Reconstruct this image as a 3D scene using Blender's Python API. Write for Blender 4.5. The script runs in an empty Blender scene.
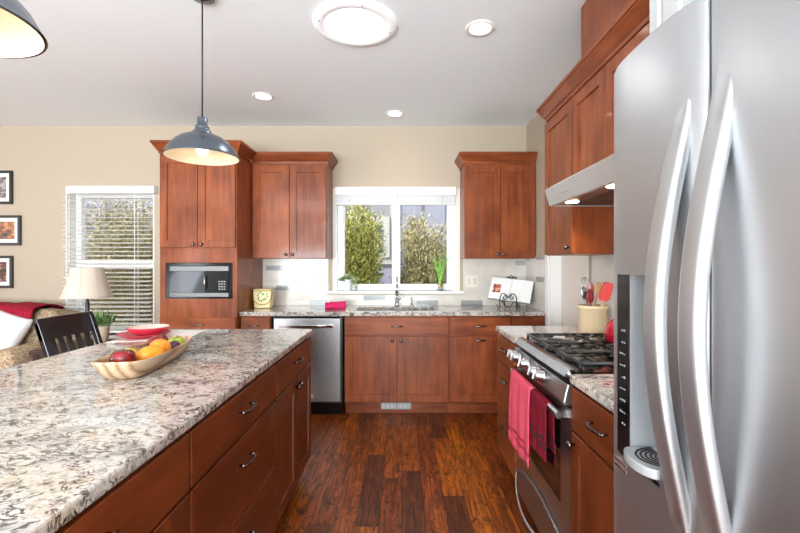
import bpy, bmesh, math, random
from mathutils import Vector, Matrix, noise
random.seed(7)
PI = math.pi
C = bpy.context.scene.collection
sc = bpy.context.scene

# ------------------------------------------------------------------ camera, world, light, exposure
cam = bpy.data.cameras.new('camera')
cam.sensor_width = 36.0; cam.lens = 36.0*430/800
cam.shift_x = -2/800; cam.shift_y = -1.5/800
cam.clip_start = 0.02
camo = bpy.data.objects.new('camera', cam); C.objects.link(camo)
camo.location = (0, 0, 1.325); camo.rotation_euler = (PI/2, 0, 0)
sc.camera = camo

w = bpy.data.worlds.new('sky'); sc.world = w; w.use_nodes = True
nt = w.node_tree
bg = nt.nodes['Background']
skt = nt.nodes.new('ShaderNodeTexSky'); skt.sky_type = 'HOSEK_WILKIE'; skt.turbidity = 3.0
skt.sun_direction = Vector((-.70, -.24, .62)).normalized()
mixn = nt.nodes.new('ShaderNodeMixRGB'); mixn.inputs[0].default_value = .6
mixn.inputs[2].default_value = (.95, .98, 1, 1)
nt.links.new(skt.outputs[0], mixn.inputs[1]); nt.links.new(mixn.outputs[0], bg.inputs[0])
bg.inputs[1].default_value = 2.7

sl = bpy.data.lights.new('sun', 'SUN'); sl.energy = 9; sl.angle = .02; sl.color = (1, .95, .86)
so = bpy.data.objects.new('sun', sl); C.objects.link(so)
so.rotation_euler = Vector((.70, .24, -.62)).to_track_quat('-Z', 'Y').to_euler()
so.location = (-8, -8, 10)

def area(name, loc, target, sx, sy, power, col=(1, 1, 1)):
    l = bpy.data.lights.new(name, 'AREA'); l.shape = 'RECTANGLE'; l.size = sx; l.size_y = sy
    l.energy = power; l.color = col
    o = bpy.data.objects.new(name, l); C.objects.link(o); o.location = loc
    o.rotation_euler = (Vector(target)-Vector(loc)).to_track_quat('-Z', 'Y').to_euler()
    return o
# added fill lamps at unseen openings, tilted up to brighten ceiling and room
area('fill_rear', (-1.3, -3.25, 1.15), (-1.3, 0, 4.8), 4.1, 1.8, 490, (.88, .955, 1))
area('fill_rear_side', (-5.3, -3.25, 1.15), (-5.3, 0, 4.6), .7, 1.8, 16, (.88, .955, 1))
area('fill_left', (-6.45, -.15, 1.6), (0, -.15, 7.5), 3.4, 1.6, 50, (.87, .955, 1))

vs = sc.view_settings
vs.view_transform = 'Standard'; vs.look = 'None'; vs.gamma = 1; vs.use_curve_mapping = False
vs.exposure = 0.58

# ------------------------------------------------------------------ materials
def lin(c):
    return tuple(((v/255)/12.92 if v/255 <= .04045 else ((v/255+.055)/1.055)**2.4) for v in c)+(1,)
def mat(name, rgb, rough=.5, metal=0, coat=0, emis=None, estr=1, spec=None, trans=0, ior=None, sheen=0):
    m = bpy.data.materials.new(name); m.use_nodes = True
    b = m.node_tree.nodes['Principled BSDF']
    b.inputs['Base Color'].default_value = lin(rgb)
    b.inputs['Roughness'].default_value = rough
    b.inputs['Metallic'].default_value = metal
    b.inputs['Coat Weight'].default_value = coat
    b.inputs['Coat Roughness'].default_value = .14
    if sheen: b.inputs['Sheen Weight'].default_value = sheen
    if spec is not None: b.inputs['Specular IOR Level'].default_value = spec
    if trans: b.inputs['Transmission Weight'].default_value = trans
    if ior: b.inputs['IOR'].default_value = ior
    if emis: b.inputs['Emission Color'].default_value = lin(emis); b.inputs['Emission Strength'].default_value = estr
    return m
class N:
    """tiny node helper"""
    def __init__(s, m): s.t = m.node_tree; s.b = s.t.nodes['Principled BSDF']
    def n(s, typ, **k):
        x = s.t.nodes.new(typ)
        for a, v in k.items(): setattr(x, a, v)
        return x
    def l(s, a, b): s.t.links.new(a, b)
    def pos(s, scale=(1, 1, 1), jitter=False):
        g = s.n('ShaderNodeNewGeometry'); mp = s.n('ShaderNodeMapping')
        mp.inputs['Scale'].default_value = scale
        s.l(g.outputs['Position'], mp.inputs['Vector'])
        if jitter:
            oi = s.n('ShaderNodeObjectInfo'); mu = s.n('ShaderNodeMath', operation='MULTIPLY'); mu.inputs[1].default_value = 37
            s.l(oi.outputs['Random'], mu.inputs[0]); cx = s.n('ShaderNodeCombineXYZ')
            for i in range(3): s.l(mu.outputs[0], cx.inputs[i])
            s.l(cx.outputs[0], mp.inputs['Location'])
        return mp.outputs[0]
    def noise(s, vec, scale, detail=4, rough=.55, dist=0):
        x = s.n('ShaderNodeTexNoise'); x.inputs['Scale'].default_value = scale; x.inputs['Detail'].default_value = detail
        x.inputs['Roughness'].default_value = rough; x.inputs['Distortion'].default_value = dist
        s.l(vec, x.inputs['Vector']); return x.outputs['Fac']
    def ramp(s, fac, stops):
        r = s.n('ShaderNodeValToRGB'); e = r.color_ramp.elements
        while len(e) > 1: e.remove(e[-1])
        for i, (p, c) in enumerate(stops):
            el = e[0] if i == 0 else e.new(p)
            el.position = p; el.color = c if len(c) == 4 else lin(c)
        s.l(fac, r.inputs[0]); return r.outputs[0]
    def mix(s, fac, a, b, mode='MIX'):
        m = s.n('ShaderNodeMixRGB', blend_type=mode)
        for sock, v in zip(m.inputs, (fac, a, b)):
            if isinstance(v, (int, float)): sock.default_value = v
            elif isinstance(v, tuple): sock.default_value = v
            else: s.l(v, sock)
        return m.outputs[0]
    def bump(s, h, strength=.1, dist=.01):
        b = s.n('ShaderNodeBump'); b.inputs['Strength'].default_value = strength; b.inputs['Distance'].default_value = dist
        s.l(h, b.inputs['Height']); s.l(b.outputs[0], s.b.inputs['Normal'])

def cherry(name, ax, dark=(94, 42, 18), mid=(130, 62, 29), light=(160, 86, 44), rough=.4, coat=.18):
    m = mat(name, mid, rough, 0, coat, spec=.25); k = N(m)
    k.b.inputs['Coat Roughness'].default_value = .09; k.b.inputs['Coat IOR'].default_value = 1.6
    sc_ = [14, 14, 14]; sc_[ax] = 1.2
    v = k.pos(tuple(sc_), True)
    a = k.noise(v, 2.2, 4, .5, .4)
    b = k.noise(k.pos((3, 3, 3), True), 1.3, 2)
    col = k.ramp(a, [(.22, dark), (.5, mid), (.78, light)])
    oi = k.n('ShaderNodeObjectInfo')
    br = k.n('ShaderNodeMapRange'); br.inputs[3].default_value = .9; br.inputs[4].default_value = 1.1
    k.l(oi.outputs['Random'], br.inputs[0])
    hv = k.n('ShaderNodeHueSaturation'); k.l(br.outputs[0], hv.inputs['Value'])
    c2 = k.mix(.35, col, k.ramp(b, [(.35, dark), (.65, light)]), 'MIX')
    k.l(c2, hv.inputs['Color']); k.l(hv.outputs[0], k.b.inputs['Base Color'])
    return m
WV = cherry('cherry_vertical_grain', 2)
WX = cherry('cherry_grain_along_x', 0)
WY = cherry('cherry_grain_along_y', 1)
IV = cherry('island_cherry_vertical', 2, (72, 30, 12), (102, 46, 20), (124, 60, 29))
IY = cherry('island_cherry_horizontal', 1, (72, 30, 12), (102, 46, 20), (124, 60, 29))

def granite():
    m = mat('granite', (200, 190, 178), .05, 0, 0); k = N(m)
    k.b.inputs['IOR'].default_value = 1.75
    v = k.pos((.8, 1.0, .8))
    base = k.ramp(k.noise(v, 9, 5, .65, 1.0), [(.28, (128, 122, 120)), (.40, (184, 179, 174)), (.52, (206, 200, 192)), (.64, (196, 180, 162)), (.78, (150, 128, 110))])
    # squiggly dark veins: thin bands around the mid value of a distorted noise
    def vein(scale, wdt, dist):
        n_ = k.noise(v, scale, 3, .6, dist)
        return k.ramp(n_, [(.5-wdt*2, (0, 0, 0, 1)), (.5-wdt, (1, 1, 1, 1)), (.5+wdt, (1, 1, 1, 1)), (.5+wdt*2, (0, 0, 0, 1))])
    gate = k.ramp(k.noise(v, 24, 3, .6, .6), [(.43, (0, 0, 0, 1)), (.52, (1, 1, 1, 1))])
    m1 = k.mix(1.0, vein(28, .026, 1.2), gate, 'MULTIPLY')
    blot = k.ramp(k.noise(v, 42, 5, .65, .8), [(.58, (0, 0, 0, 1)), (.62, (1, 1, 1, 1))])
    patch = k.ramp(k.noise(v, 8, 3, .6, .5), [(.36, (.15, .15, .15, 1)), (.6, (1, 1, 1, 1))])
    m2 = k.mix(1.0, blot, patch, 'MULTIPLY')
    mm = k.mix(1.0, m1, m2, 'LIGHTEN')
    dk = k.ramp(k.noise(v, 60, 3), [(.4, (56, 50, 48)), (.62, (124, 112, 106))])
    speck = k.ramp(k.noise(v, 95, 4, .6, .5), [(.54, (0, 0, 0, 1)), (.64, (.6, .6, .6, 1))])
    c = k.mix(speck, base, lin((118, 110, 106)))
    c = k.mix(mm, c, dk)
    k.l(c, k.b.inputs['Base Color'])
    return m
GR = granite()

def floor_mat():
    m = mat('hickory_planks', (110, 50, 20), .3, 0, .0); k = N(m)
    g = k.n('ShaderNodeNewGeometry'); sp = k.n('ShaderNodeSeparateXYZ'); k.l(g.outputs['Position'], sp.inputs[0])
    dv = k.n('ShaderNodeMath', operation='DIVIDE'); dv.inputs[1].default_value = .118; k.l(sp.outputs[0], dv.inputs[0])
    fl_ = k.n('ShaderNodeMath', operation='FLOOR'); k.l(dv.outputs[0], fl_.inputs[0])
    wn = k.n('ShaderNodeTexWhiteNoise', noise_dimensions='1D'); k.l(fl_.outputs[0], wn.inputs['W'])
    ml = k.n('ShaderNodeMath', operation='MULTIPLY_ADD'); ml.inputs[1].default_value = 3.7; k.l(wn.outputs['Value'], ml.inputs[0]); k.l(sp.outputs[1], ml.inputs[2])
    cb = k.n('ShaderNodeCombineXYZ'); k.l(ml.outputs[0], cb.inputs[0]); k.l(sp.outputs[0], cb.inputs[1])
    br = k.n('ShaderNodeTexBrick'); k.l(cb.outputs[0], br.inputs['Vector'])
    br.inputs['Scale'].default_value = 1; br.inputs['Brick Width'].default_value = .82; br.inputs['Row Height'].default_value = .118
    br.inputs['Mortar Size'].default_value = .0022; br.inputs['Mortar Smooth'].default_value = .2
    br.offset = 0.0; br.squash = 1.0
    br.inputs['Color1'].default_value = (0, 0, 0, 1); br.inputs['Color2'].default_value = (1, 1, 1, 1); br.inputs['Mortar'].default_value = (.5, .5, .5, 1)
    # per-plank shade + offset
    pl = k.n('ShaderNodeSeparateColor'); k.l(br.outputs['Color'], pl.inputs[0])
    mu = k.n('ShaderNodeMath', operation='MULTIPLY'); mu.inputs[1].default_value = 13; k.l(pl.outputs[0], mu.inputs[0])
    off = k.n('ShaderNodeCombineXYZ')
    for i in range(3): k.l(mu.outputs[0], off.inputs[i])
    def vec(scale):
        mp = k.n('ShaderNodeMapping'); mp.inputs['Scale'].default_value = scale; k.l(g.outputs['Position'], mp.inputs['Vector'])
        k.l(off.outputs[0], mp.inputs['Location']); return mp.outputs[0]
    gr = k.noise(vec((26, 2.2, 1)), 1.6, 6, .65, 1.2)
    tone = k.ramp(pl.outputs[0], [(.0, (92, 46, 22)), (.35, (126, 64, 28)), (.7, (150, 82, 38)), (1, (176, 104, 50))])
    grain = k.ramp(gr, [(.30, (40, 26, 20)), (.45, (150, 126, 110)), (.60, (255, 250, 240))])
    c = k.mix(.85, tone, grain, 'MULTIPLY')
    knot = k.ramp(k.noise(vec((9, 5, 1)), 2.0, 6, .75, 1.4), [(.545, (0, 0, 0, 1)), (.60, (1, 1, 1, 1))])
    k2 = k.mix(.85, (0, 0, 0, 1), knot)
    c = k.mix(k2, c, lin((34, 16, 9)))
    c = k.mix(br.outputs['Fac'], c, lin((24, 12, 8)))
    hs = k.n('ShaderNodeHueSaturation'); hs.inputs['Saturation'].default_value = 1.06; hs.inputs['Value'].default_value = 1.25
    k.l(c, hs.inputs['Color']); k.l(hs.outputs[0], k.b.inputs['Base Color'])
    k.bump(gr, .25, .004)
    rr = k.ramp(gr, [(.3, (.5, .5, .5, 1)), (.7, (.32, .32, .32, 1))]); k.l(rr, k.b.inputs['Roughness'])
    return m
FL = floor_mat()

def paint(name, rgb, rough=.75, sc_=60):
    m = mat(name, rgb, rough); k = N(m); k.bump(k.noise(k.pos(), sc_, 4), .08, .004); return m
WALL = paint('beige_wall_paint', (181, 167, 148))
CEIL = paint('ceiling_paint', (240, 246, 249), .9)
WHITE = mat('white_trim', (238, 238, 235), .35)
VINYL = mat('white_vinyl', (240, 242, 242), .3)
OFFW = mat('off_white_slab', (222, 212, 200), .45)
def steel(name, rgb=(196, 196, 196), rough=.26, ax=2, var=.06, coat=0):
    m = mat(name, rgb, rough, 1.0); k = N(m)
    s = [90, 90, 90]; s[ax] = 1.0
    f = k.noise(k.pos(tuple(s)), 3, 3)
    r = k.n('ShaderNodeMapRange'); r.inputs[3].default_value = rough-var; r.inputs[4].default_value = rough+var
    k.l(f, r.inputs[0]); k.l(r.outputs[0], k.b.inputs['Roughness'])
    k.b.inputs['Anisotropic'].default_value = .3
    return m
SS = steel('brushed_stainless', (178, 178, 178), .3)
SSF = steel('fridge_stainless', (186, 187, 189), .42)
SSH = steel('handle_stainless', (176, 176, 178), .28)
CHROME = mat('chrome', (215, 215, 218), .1, 1)
SSB = steel('satin_handle_steel', (186, 187, 189), .46)
SSM = steel('microwave_steel', (118, 118, 118), .5)
SSD = steel('hood_steel', (226, 226, 226), .5)
BRONZE = mat('dark_pewter', (112, 106, 104), .24, 1)
BLACK = mat('black_gloss', (12, 12, 13), .12)
BLACKM = mat('black_matte', (20, 19, 19), .55)
IRON = mat('cast_iron', (34, 32, 32), .38)
DGREY = mat('dark_plastic', (40, 40, 42), .4)
GREYP = mat('grey_plastic', (140, 142, 144), .35)
GLASS = mat('window_glass', (255, 255, 255), 0.0, 0, 0, trans=1, ior=1.01)
CGLASS = mat('clear_glass', (250, 255, 252), 0.0, 0, 0, trans=1, ior=1.45)
def tile_mat():
    m = mat('white_tile', (228, 222, 212), .22); k = N(m)
    v = k.pos()
    k.l(k.ramp(k.noise(v, 5, 2), [(.3, (208, 200, 190)), (.7, (222, 215, 205))]), k.b.inputs['Base Color'])
    return m
TILE = tile_mat()
GROUT = mat('grout', (206, 198, 186), .8)
GTILE = mat('grey_glass_tile', (150, 152, 150), .12)
def translucent(name, rgb):
    m = bpy.data.materials.new(name); m.use_nodes = True; t = m.node_tree; o_ = t.nodes['Material Output']; t.nodes.remove(t.nodes['Principled BSDF'])
    a = t.nodes.new('ShaderNodeBsdfDiffuse'); c = t.nodes.new('ShaderNodeBsdfTranslucent'); mx = t.nodes.new('ShaderNodeMixShader')
    a.inputs[0].default_value = lin(rgb); c.inputs[0].default_value = lin(rgb); mx.inputs[0].default_value = .4
    t.links.new(a.outputs[0], mx.inputs[1]); t.links.new(c.outputs[0], mx.inputs[2]); t.links.new(mx.outputs[0], o_.inputs[0]); return m
SLAT = translucent('translucent_slat', (246, 244, 238))
def fabric(name, a, b, scale=160, bump=.5):
    m = mat(name, a, .9, spec=.2); k = N(m); f = k.noise(k.pos(), scale, 3, .6)
    k.l(k.ramp(f, [(.35, a), (.65, b)]), k.b.inputs['Base Color']); k.bump(f, bump, .006); return m
SOFA = fabric('tan_chenille', (128, 104, 78), (196, 174, 146), 55, .8)
PILLOW = fabric('white_linen', (226, 226, 228), (240, 240, 240), 90, .2)
THROW = fabric('crimson_knit', (110, 14, 34), (176, 30, 58), 60, .8)
SHADE = fabric('linen_shade', (206, 194, 178), (220, 208, 194), 220, .15)
TOWEL = fabric('rose_terry', (214, 58, 84), (238, 104, 122), 260, .7)
TOWEL2 = fabric('crimson_terry', (92, 8, 24), (140, 16, 40), 260, .7)
MAG = fabric('magenta_cloth', (190, 30, 84), (214, 50, 104), 200, .4)
def bowlwood():
    m = mat('olive_wood', (200, 160, 115), .45); k = N(m)
    wv = k.n('ShaderNodeTexWave'); wv.inputs['Scale'].default_value = 16; wv.inputs['Distortion'].default_value = 3; wv.inputs['Detail'].default_value = 3
    wv.inputs['Detail Scale'].default_value = .8
    k.l(k.pos((.5, .22, 2.4)), wv.inputs['Vector'])
    k.l(k.ramp(wv.outputs['Fac'], [(.0, (150, 116, 86)), (.25, (186, 154, 122)), (1, (206, 178, 148))]), k.b.inputs['Base Color']); return m
OLIVE = bowlwood()

# ------------------------------------------------------------------ mesh builder
class MB:
    def __init__(s, fn=None): s.bm = bmesh.new(); s.fn = fn or (lambda p: p); s.mi = 0
    def v(s, p): return s.bm.verts.new(s.fn(Vector(p)))
    def f(s, vs, smooth=False):
        try: f = s.bm.faces.new(vs)
        except ValueError: return None
        f.material_index = s.mi; f.smooth = smooth; return f
    def box(s, x0, x1, y0, y1, z0, z1):
        V = [s.v(p) for p in ((x0,y0,z0),(x1,y0,z0),(x1,y1,z0),(x0,y1,z0),(x0,y0,z1),(x1,y0,z1),(x1,y1,z1),(x0,y1,z1))]
        for q in ((0,3,2,1),(4,5,6,7),(0,1,5,4),(1,2,6,5),(2,3,7,6),(3,0,4,7)): s.f([V[i] for i in q])
        return s
    def prism(s, pts, axis, a0, a1):
        """extrude a polygon; axis 'x': pts=(y,z); 'y': pts=(x,z); 'z': pts=(x,y)"""
        def P(p, a): return {'x': (a, p[0], p[1]), 'y': (p[0], a, p[1]), 'z': (p[0], p[1], a)}[axis]
        A = [s.v(P(p, a0)) for p in pts]; B = [s.v(P(p, a1)) for p in pts]
        s.f(A); s.f(B[::-1]); n = len(pts)
        for i in range(n): s.f([A[i], B[i], B[(i+1) % n], A[(i+1) % n]])
        return s
    def lathe(s, prof, c=(0, 0, 0), seg=28, axis='z', cap=True, sx=1, sy=1):
        c = Vector(c); rings = []
        for r, h in prof:
            ring = []
            for i in range(seg):
                a = 2*PI*i/seg; u, v_ = r*math.cos(a)*sx, r*math.sin(a)*sy
                p = {'z': (u, v_, h), 'x': (h, u, v_), 'y': (u, h, v_)}[axis]
                ring.append(s.v(c+Vector(p)))
            rings.append(ring)
        for a, b in zip(rings, rings[1:]):
            for i in range(seg): s.f([a[i], a[(i+1) % seg], b[(i+1) % seg], b[i]], True)
        if cap:
            if prof[0][0] > 1e-5: s.f(rings[0][::-1])
            if prof[-1][0] > 1e-5: s.f(rings[-1])
        return s
    def sweep(s, path, sec, up=(0, 0, 1), smooth=True, closed=False, scale=None):
        path = [Vector(p) for p in path]; up = Vector(up); rings = []; n = len(path)
        for i, p in enumerate(path):
            a = path[i-1] if (i > 0 or closed) else p; b = path[(i+1) % n] if (i < n-1 or closed) else p
            t = (b-a).normalized(); x = t.cross(up)
            if x.length < 1e-4: x = t.cross(Vector((1, 0, 0)))
            x.normalize(); y = x.cross(t).normalized(); k = scale(i/(n-1)) if scale else 1
            rings.append([s.v(p+x*u*k+y*w_*k) for u, w_ in sec])
        m = len(sec)
        for a, b in (list(zip(rings, rings[1:]))+([(rings[-1], rings[0])] if closed else [])):
            for i in range(m): s.f([a[i], a[(i+1) % m], b[(i+1) % m], b[i]], smooth)
        if not closed: s.f(rings[0][::-1]); s.f(rings[-1])
        return s
    def tube(s, path, r, seg=8, **k):
        return s.sweep(path, [(r*math.cos(2*PI*i/seg), r*math.sin(2*PI*i/seg)) for i in range(seg)], **k)
    def ball(s, c, r, seg=20, rings=12, sc_=(1, 1, 1)):
        c = Vector(c); R = []
        top = s.v(c+Vector((0, 0, r*sc_[2]))); bot = s.v(c-Vector((0, 0, r*sc_[2])))
        for j in range(1, rings):
            t = PI*j/rings
            R.append([s.v(c+Vector((r*sc_[0]*math.sin(t)*math.cos(2*PI*i/seg), r*sc_[1]*math.sin(t)*math.sin(2*PI*i/seg), r*sc_[2]*math.cos(t)))) for i in range(seg)])
        for i in range(seg):
            s.f([top, R[0][i], R[0][(i+1) % seg]], True); s.f([bot, R[-1][(i+1) % seg], R[-1][i]], True)
        for a, b in zip(R, R[1:]):
            for i in range(seg): s.f([a[i], b[i], b[(i+1) % seg], a[(i+1) % seg]], True)
        return s
    def grid(s, fn, nu, nv, smooth=True, closeu=False):
        G = [[s.v(fn(i/nu, j/nv)) for j in range(nv+1)] for i in range(nu if closeu else nu+1)]
        n = len(G)
        for i in range(n if closeu else n-1):
            for j in range(nv): s.f([G[i][j], G[(i+1) % n][j], G[(i+1) % n][j+1], G[i][j+1]], smooth)
        return G
ORG = {}
def link(name, mb, mats, parent=None, world=True, origin=None, bevel=0, subsurf=0, solid=0, recalc=True, bseg=2):
    bm = mb.bm
    if recalc: bmesh.ops.recalc_face_normals(bm, faces=bm.faces)
    me = bpy.data.meshes.new(name)
    off = Vector((0, 0, 0))
    if world:
        if parent is not None: off = ORG.get(parent.name, Vector((0, 0, 0)))
        elif origin is not None: off = Vector(origin)
        else:
            xs = [v.co for v in bm.verts]
            off = Vector(((min(v.x for v in xs)+max(v.x for v in xs))/2, (min(v.y for v in xs)+max(v.y for v in xs))/2, min(v.z for v in xs)))
    if off.length: bmesh.ops.translate(bm, verts=bm.verts, vec=-off)
    bm.to_mesh(me); bm.free()
    for m in (mats if isinstance(mats, (list, tuple)) else [mats]): me.materials.append(m)
    o = bpy.data.objects.new(name, me); C.objects.link(o)
    if parent is not None: o.parent = parent
    elif world: o.location = off
    ORG[o.name] = off
    if solid: md = o.modifiers.new('solid', 'SOLIDIFY'); md.thickness = solid; md.offset = 0
    if bevel:
        md = o.modifiers.new('bevel', 'BEVEL'); md.width = bevel; md.segments = bseg; md.limit_method = 'ANGLE'; md.angle_limit = .6
    if subsurf: md = o.modifiers.new('sub', 'SUBSURF'); md.levels = subsurf; md.render_levels = subsurf
    return o
def thing(name, label, cat, loc=(0, 0, 0), rz=0, group=None):
    o = bpy.data.objects.new(name, None); C.objects.link(o); o.empty_display_size = .05
    o.location = loc; o.rotation_euler = (0, 0, rz); o['label'] = label; o['category'] = cat
    if group: o['group'] = group
    ORG[o.name] = Vector(loc); return o
def tag(o, label, cat, group=None):
    o['label'] = label; o['category'] = cat
    if group: o['group'] = group
    return o
def struct(o): o['kind'] = 'structure'; return o

# ------------------------------------------------------------------ room shell
YB, XR, ZC, XL, YR = 4.39, 1.27, 2.743, -6.5, -3.3
struct(link('floor', MB().box(XL-.2, XR+.9, YR-.2, YB+.2, -.1, 0), FL))
struct(link('ceiling', MB().box(XL-.2, XR+.9, YR-.2, YB+.2, ZC, ZC+.12), CEIL))
W1 = (-.673, .541, 1.062, 2.105); W2 = (-3.43, -2.53, .61, 2.10)
b = MB(); T = .2
b.box(XL-.2, W2[0], YB, YB+T, 0, ZC); b.box(W2[0], W2[1], YB, YB+T, 0, W2[2]); b.box(W2[0], W2[1], YB, YB+T, W2[3], ZC)
b.box(W2[1], W1[0], YB, YB+T, 0, ZC); b.box(W1[0], W1[1], YB, YB+T, 0, W1[2]); b.box(W1[0], W1[1], YB, YB+T, W1[3], ZC)
b.box(W1[1], XR+.9, YB, YB+T, 0, ZC)
struct(link('wall_back', b, WALL))
DY0, DY1, DZ = 2.93, 3.70, 2.05
b = MB()
b.box(XR, XR+.115, YR, DY0, 0, ZC); b.box(XR, XR+.115, DY1, YB, 0, ZC); b.box(XR, XR+.115, DY0, DY1, DZ, ZC)
struct(link('wall_right', b, WALL))
b = MB()
b.box(XL-.15, XL, YR, -1.9, 0, ZC); b.box(XL-.15, XL, 1.6, YB, 0, ZC); b.box(XL-.15, XL, -1.9, 1.6, 0, .8); b.box(XL-.15, XL, -1.9, 1.6, 2.45, ZC)
struct(link('wall_left', b, WALL))
b = MB()
b.box(XL, -5.6, YR-.15, YR, 0, ZC); b.box(.8, XR, YR-.15, YR, 0, ZC); b.box(-4.85, -3.4, YR-.15, YR, .25, 2.45); b.box(-5.6, .8, YR-.15, YR, 0, .25); b.box(-5.6, .8, YR-.15, YR, 2.45, ZC)
struct(link('wall_rear', b, WALL))
# opening in the right wall: jamb, casing, added slab for the lit hall wall
d = link('opening_slab', MB().box(XR+.10, XR+.14, DY0+.012, DY1-.012, .01, DZ-.012), OFFW, bevel=.004); struct(d)
b = MB()
b.box(XR, XR+.10, DY1-.012, DY1, 0, DZ); b.box(XR, XR+.10, DY0, DY0+.012, 0, DZ); b.box(XR, XR+.10, DY0, DY1, DZ-.012, DZ)
b.box(XR-.016, XR, DY1, DY1+.07, 0, DZ+.07); b.box(XR-.016, XR, DY0, DY1, DZ, DZ+.07)
struct(link('trim_1', b, WHITE, bevel=.003))
# baseboard along visible back wall, living room
struct(link('baseboard_back', MB().box(XL, -2.1, YB-.015, YB, 0, .1), WHITE, bevel=.004))

def px2x(px, Y): return (px-402)/430*Y
def py2z(py, Y): return 1.325-(py-265)/430*Y

# backsplash: stack-bonded white tile with scattered grey glass tiles, one mesh
def splash():
    b = MB(); Y = YB-.008; h = .0508; L = .222; z0 = .914
    acc = [(266, 269.5), (298.2, 264), (276, 286.5), (310.5, 302.8), (324, 280.5, 7), (310.5, 280.5, 3), (363.6, 297.5), (416.6, 303), (461, 303), (461, 269.5), (515.5, 264.2, 11), (515.5, 303, 5)]
    b.mi = 1
    b.box(-1.42, -.752, YB-.004, YB-.001, z0, 1.40); b.box(.622, XR-.002, YB-.004, YB-.001, z0, 1.40); b.box(-.752, .622, YB-.004, YB-.001, z0, 1.035)
    A = []
    for a in acc:
        x = px2x(a[0], Y); z = py2z(a[1], Y); r = round((z-z0-h/2)/h); wd = (a[2] if len(a) > 2 else 21.6)*Y/430
        A.append((r, x, x+wd))
    nrow = 10
    for r in range(nrow):
        zz0 = z0+r*h+.001; zz1 = z0+(r+1)*h-.001
        if zz1 > 1.40: zz1 = 1.40
        segs = [(-1.42, XR-.004)] if zz1 < 1.035 else [(-1.42, -.752), (.622, XR-.004)]
        cuts = sorted([(a, c) for rr, a, c in A if rr == r])
        for s0, s1 in segs:
            x = s0
            for a, c in cuts:
                if a < s0-.01 or a > s1: continue
                n = max(1, round((a-x)/L)) if a-x > .02 else 0
                b.mi = 0
                for i in range(n):
                    p, q = x+(a-x)*i/n, x+(a-x)*(i+1)/n
                    b.box(p+.001, q-.001, Y, YB-.003, zz0, zz1)
                b.mi = 2; b.box(a+.001, min(c, s1)-.001, Y-.001, YB-.003, zz0, zz1); x = min(c, s1)
            n = max(1, round((s1-x)/L)) if s1-x > .015 else 0
            b.mi = 0
            for i in range(n):
                p, q = x+(s1-x)*i/n, x+(s1-x)*(i+1)/n
                b.box(p+.001, q-.001, Y, YB-.003, zz0, zz1)
    # right wall return
    def wallr(y0, y1, ztop, accs):
        b.mi = 1; b.box(XR-.004, XR-.001, y0, y1, z0, ztop)
        for r in range(int((ztop-z0)/h)+1):
            zz0 = z0+r*h+.001; zz1 = min(z0+(r+1)*h-.001, ztop)
            if zz1-zz0 < .01: continue
            y = y1-(L/2 if r % 2 else 0)
            ys = [y1]
            while y > y0: 
                if y < y1: ys.append(y)
                y -= L
            ys.append(y0)
            for p, q in zip(ys, ys[1:]):
                b.mi = 2 if any(rr == r and q <= yy <= p for rr, yy in accs) else 0
                if p-q > .01: b.box(XR-.008, XR-.003, q+.001, p-.001, zz0, zz1)
    wallr(3.79, YB-.009, 1.40, [(9, 3.9), (9, 4.36), (1, 4.36), (5, 3.93)])
    wallr(1.145, 2.86, 1.80, [])
    return struct(link('backsplash', b, [TILE, GROUT, GTILE], origin=(0, YB, .914)))
splash()

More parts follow.
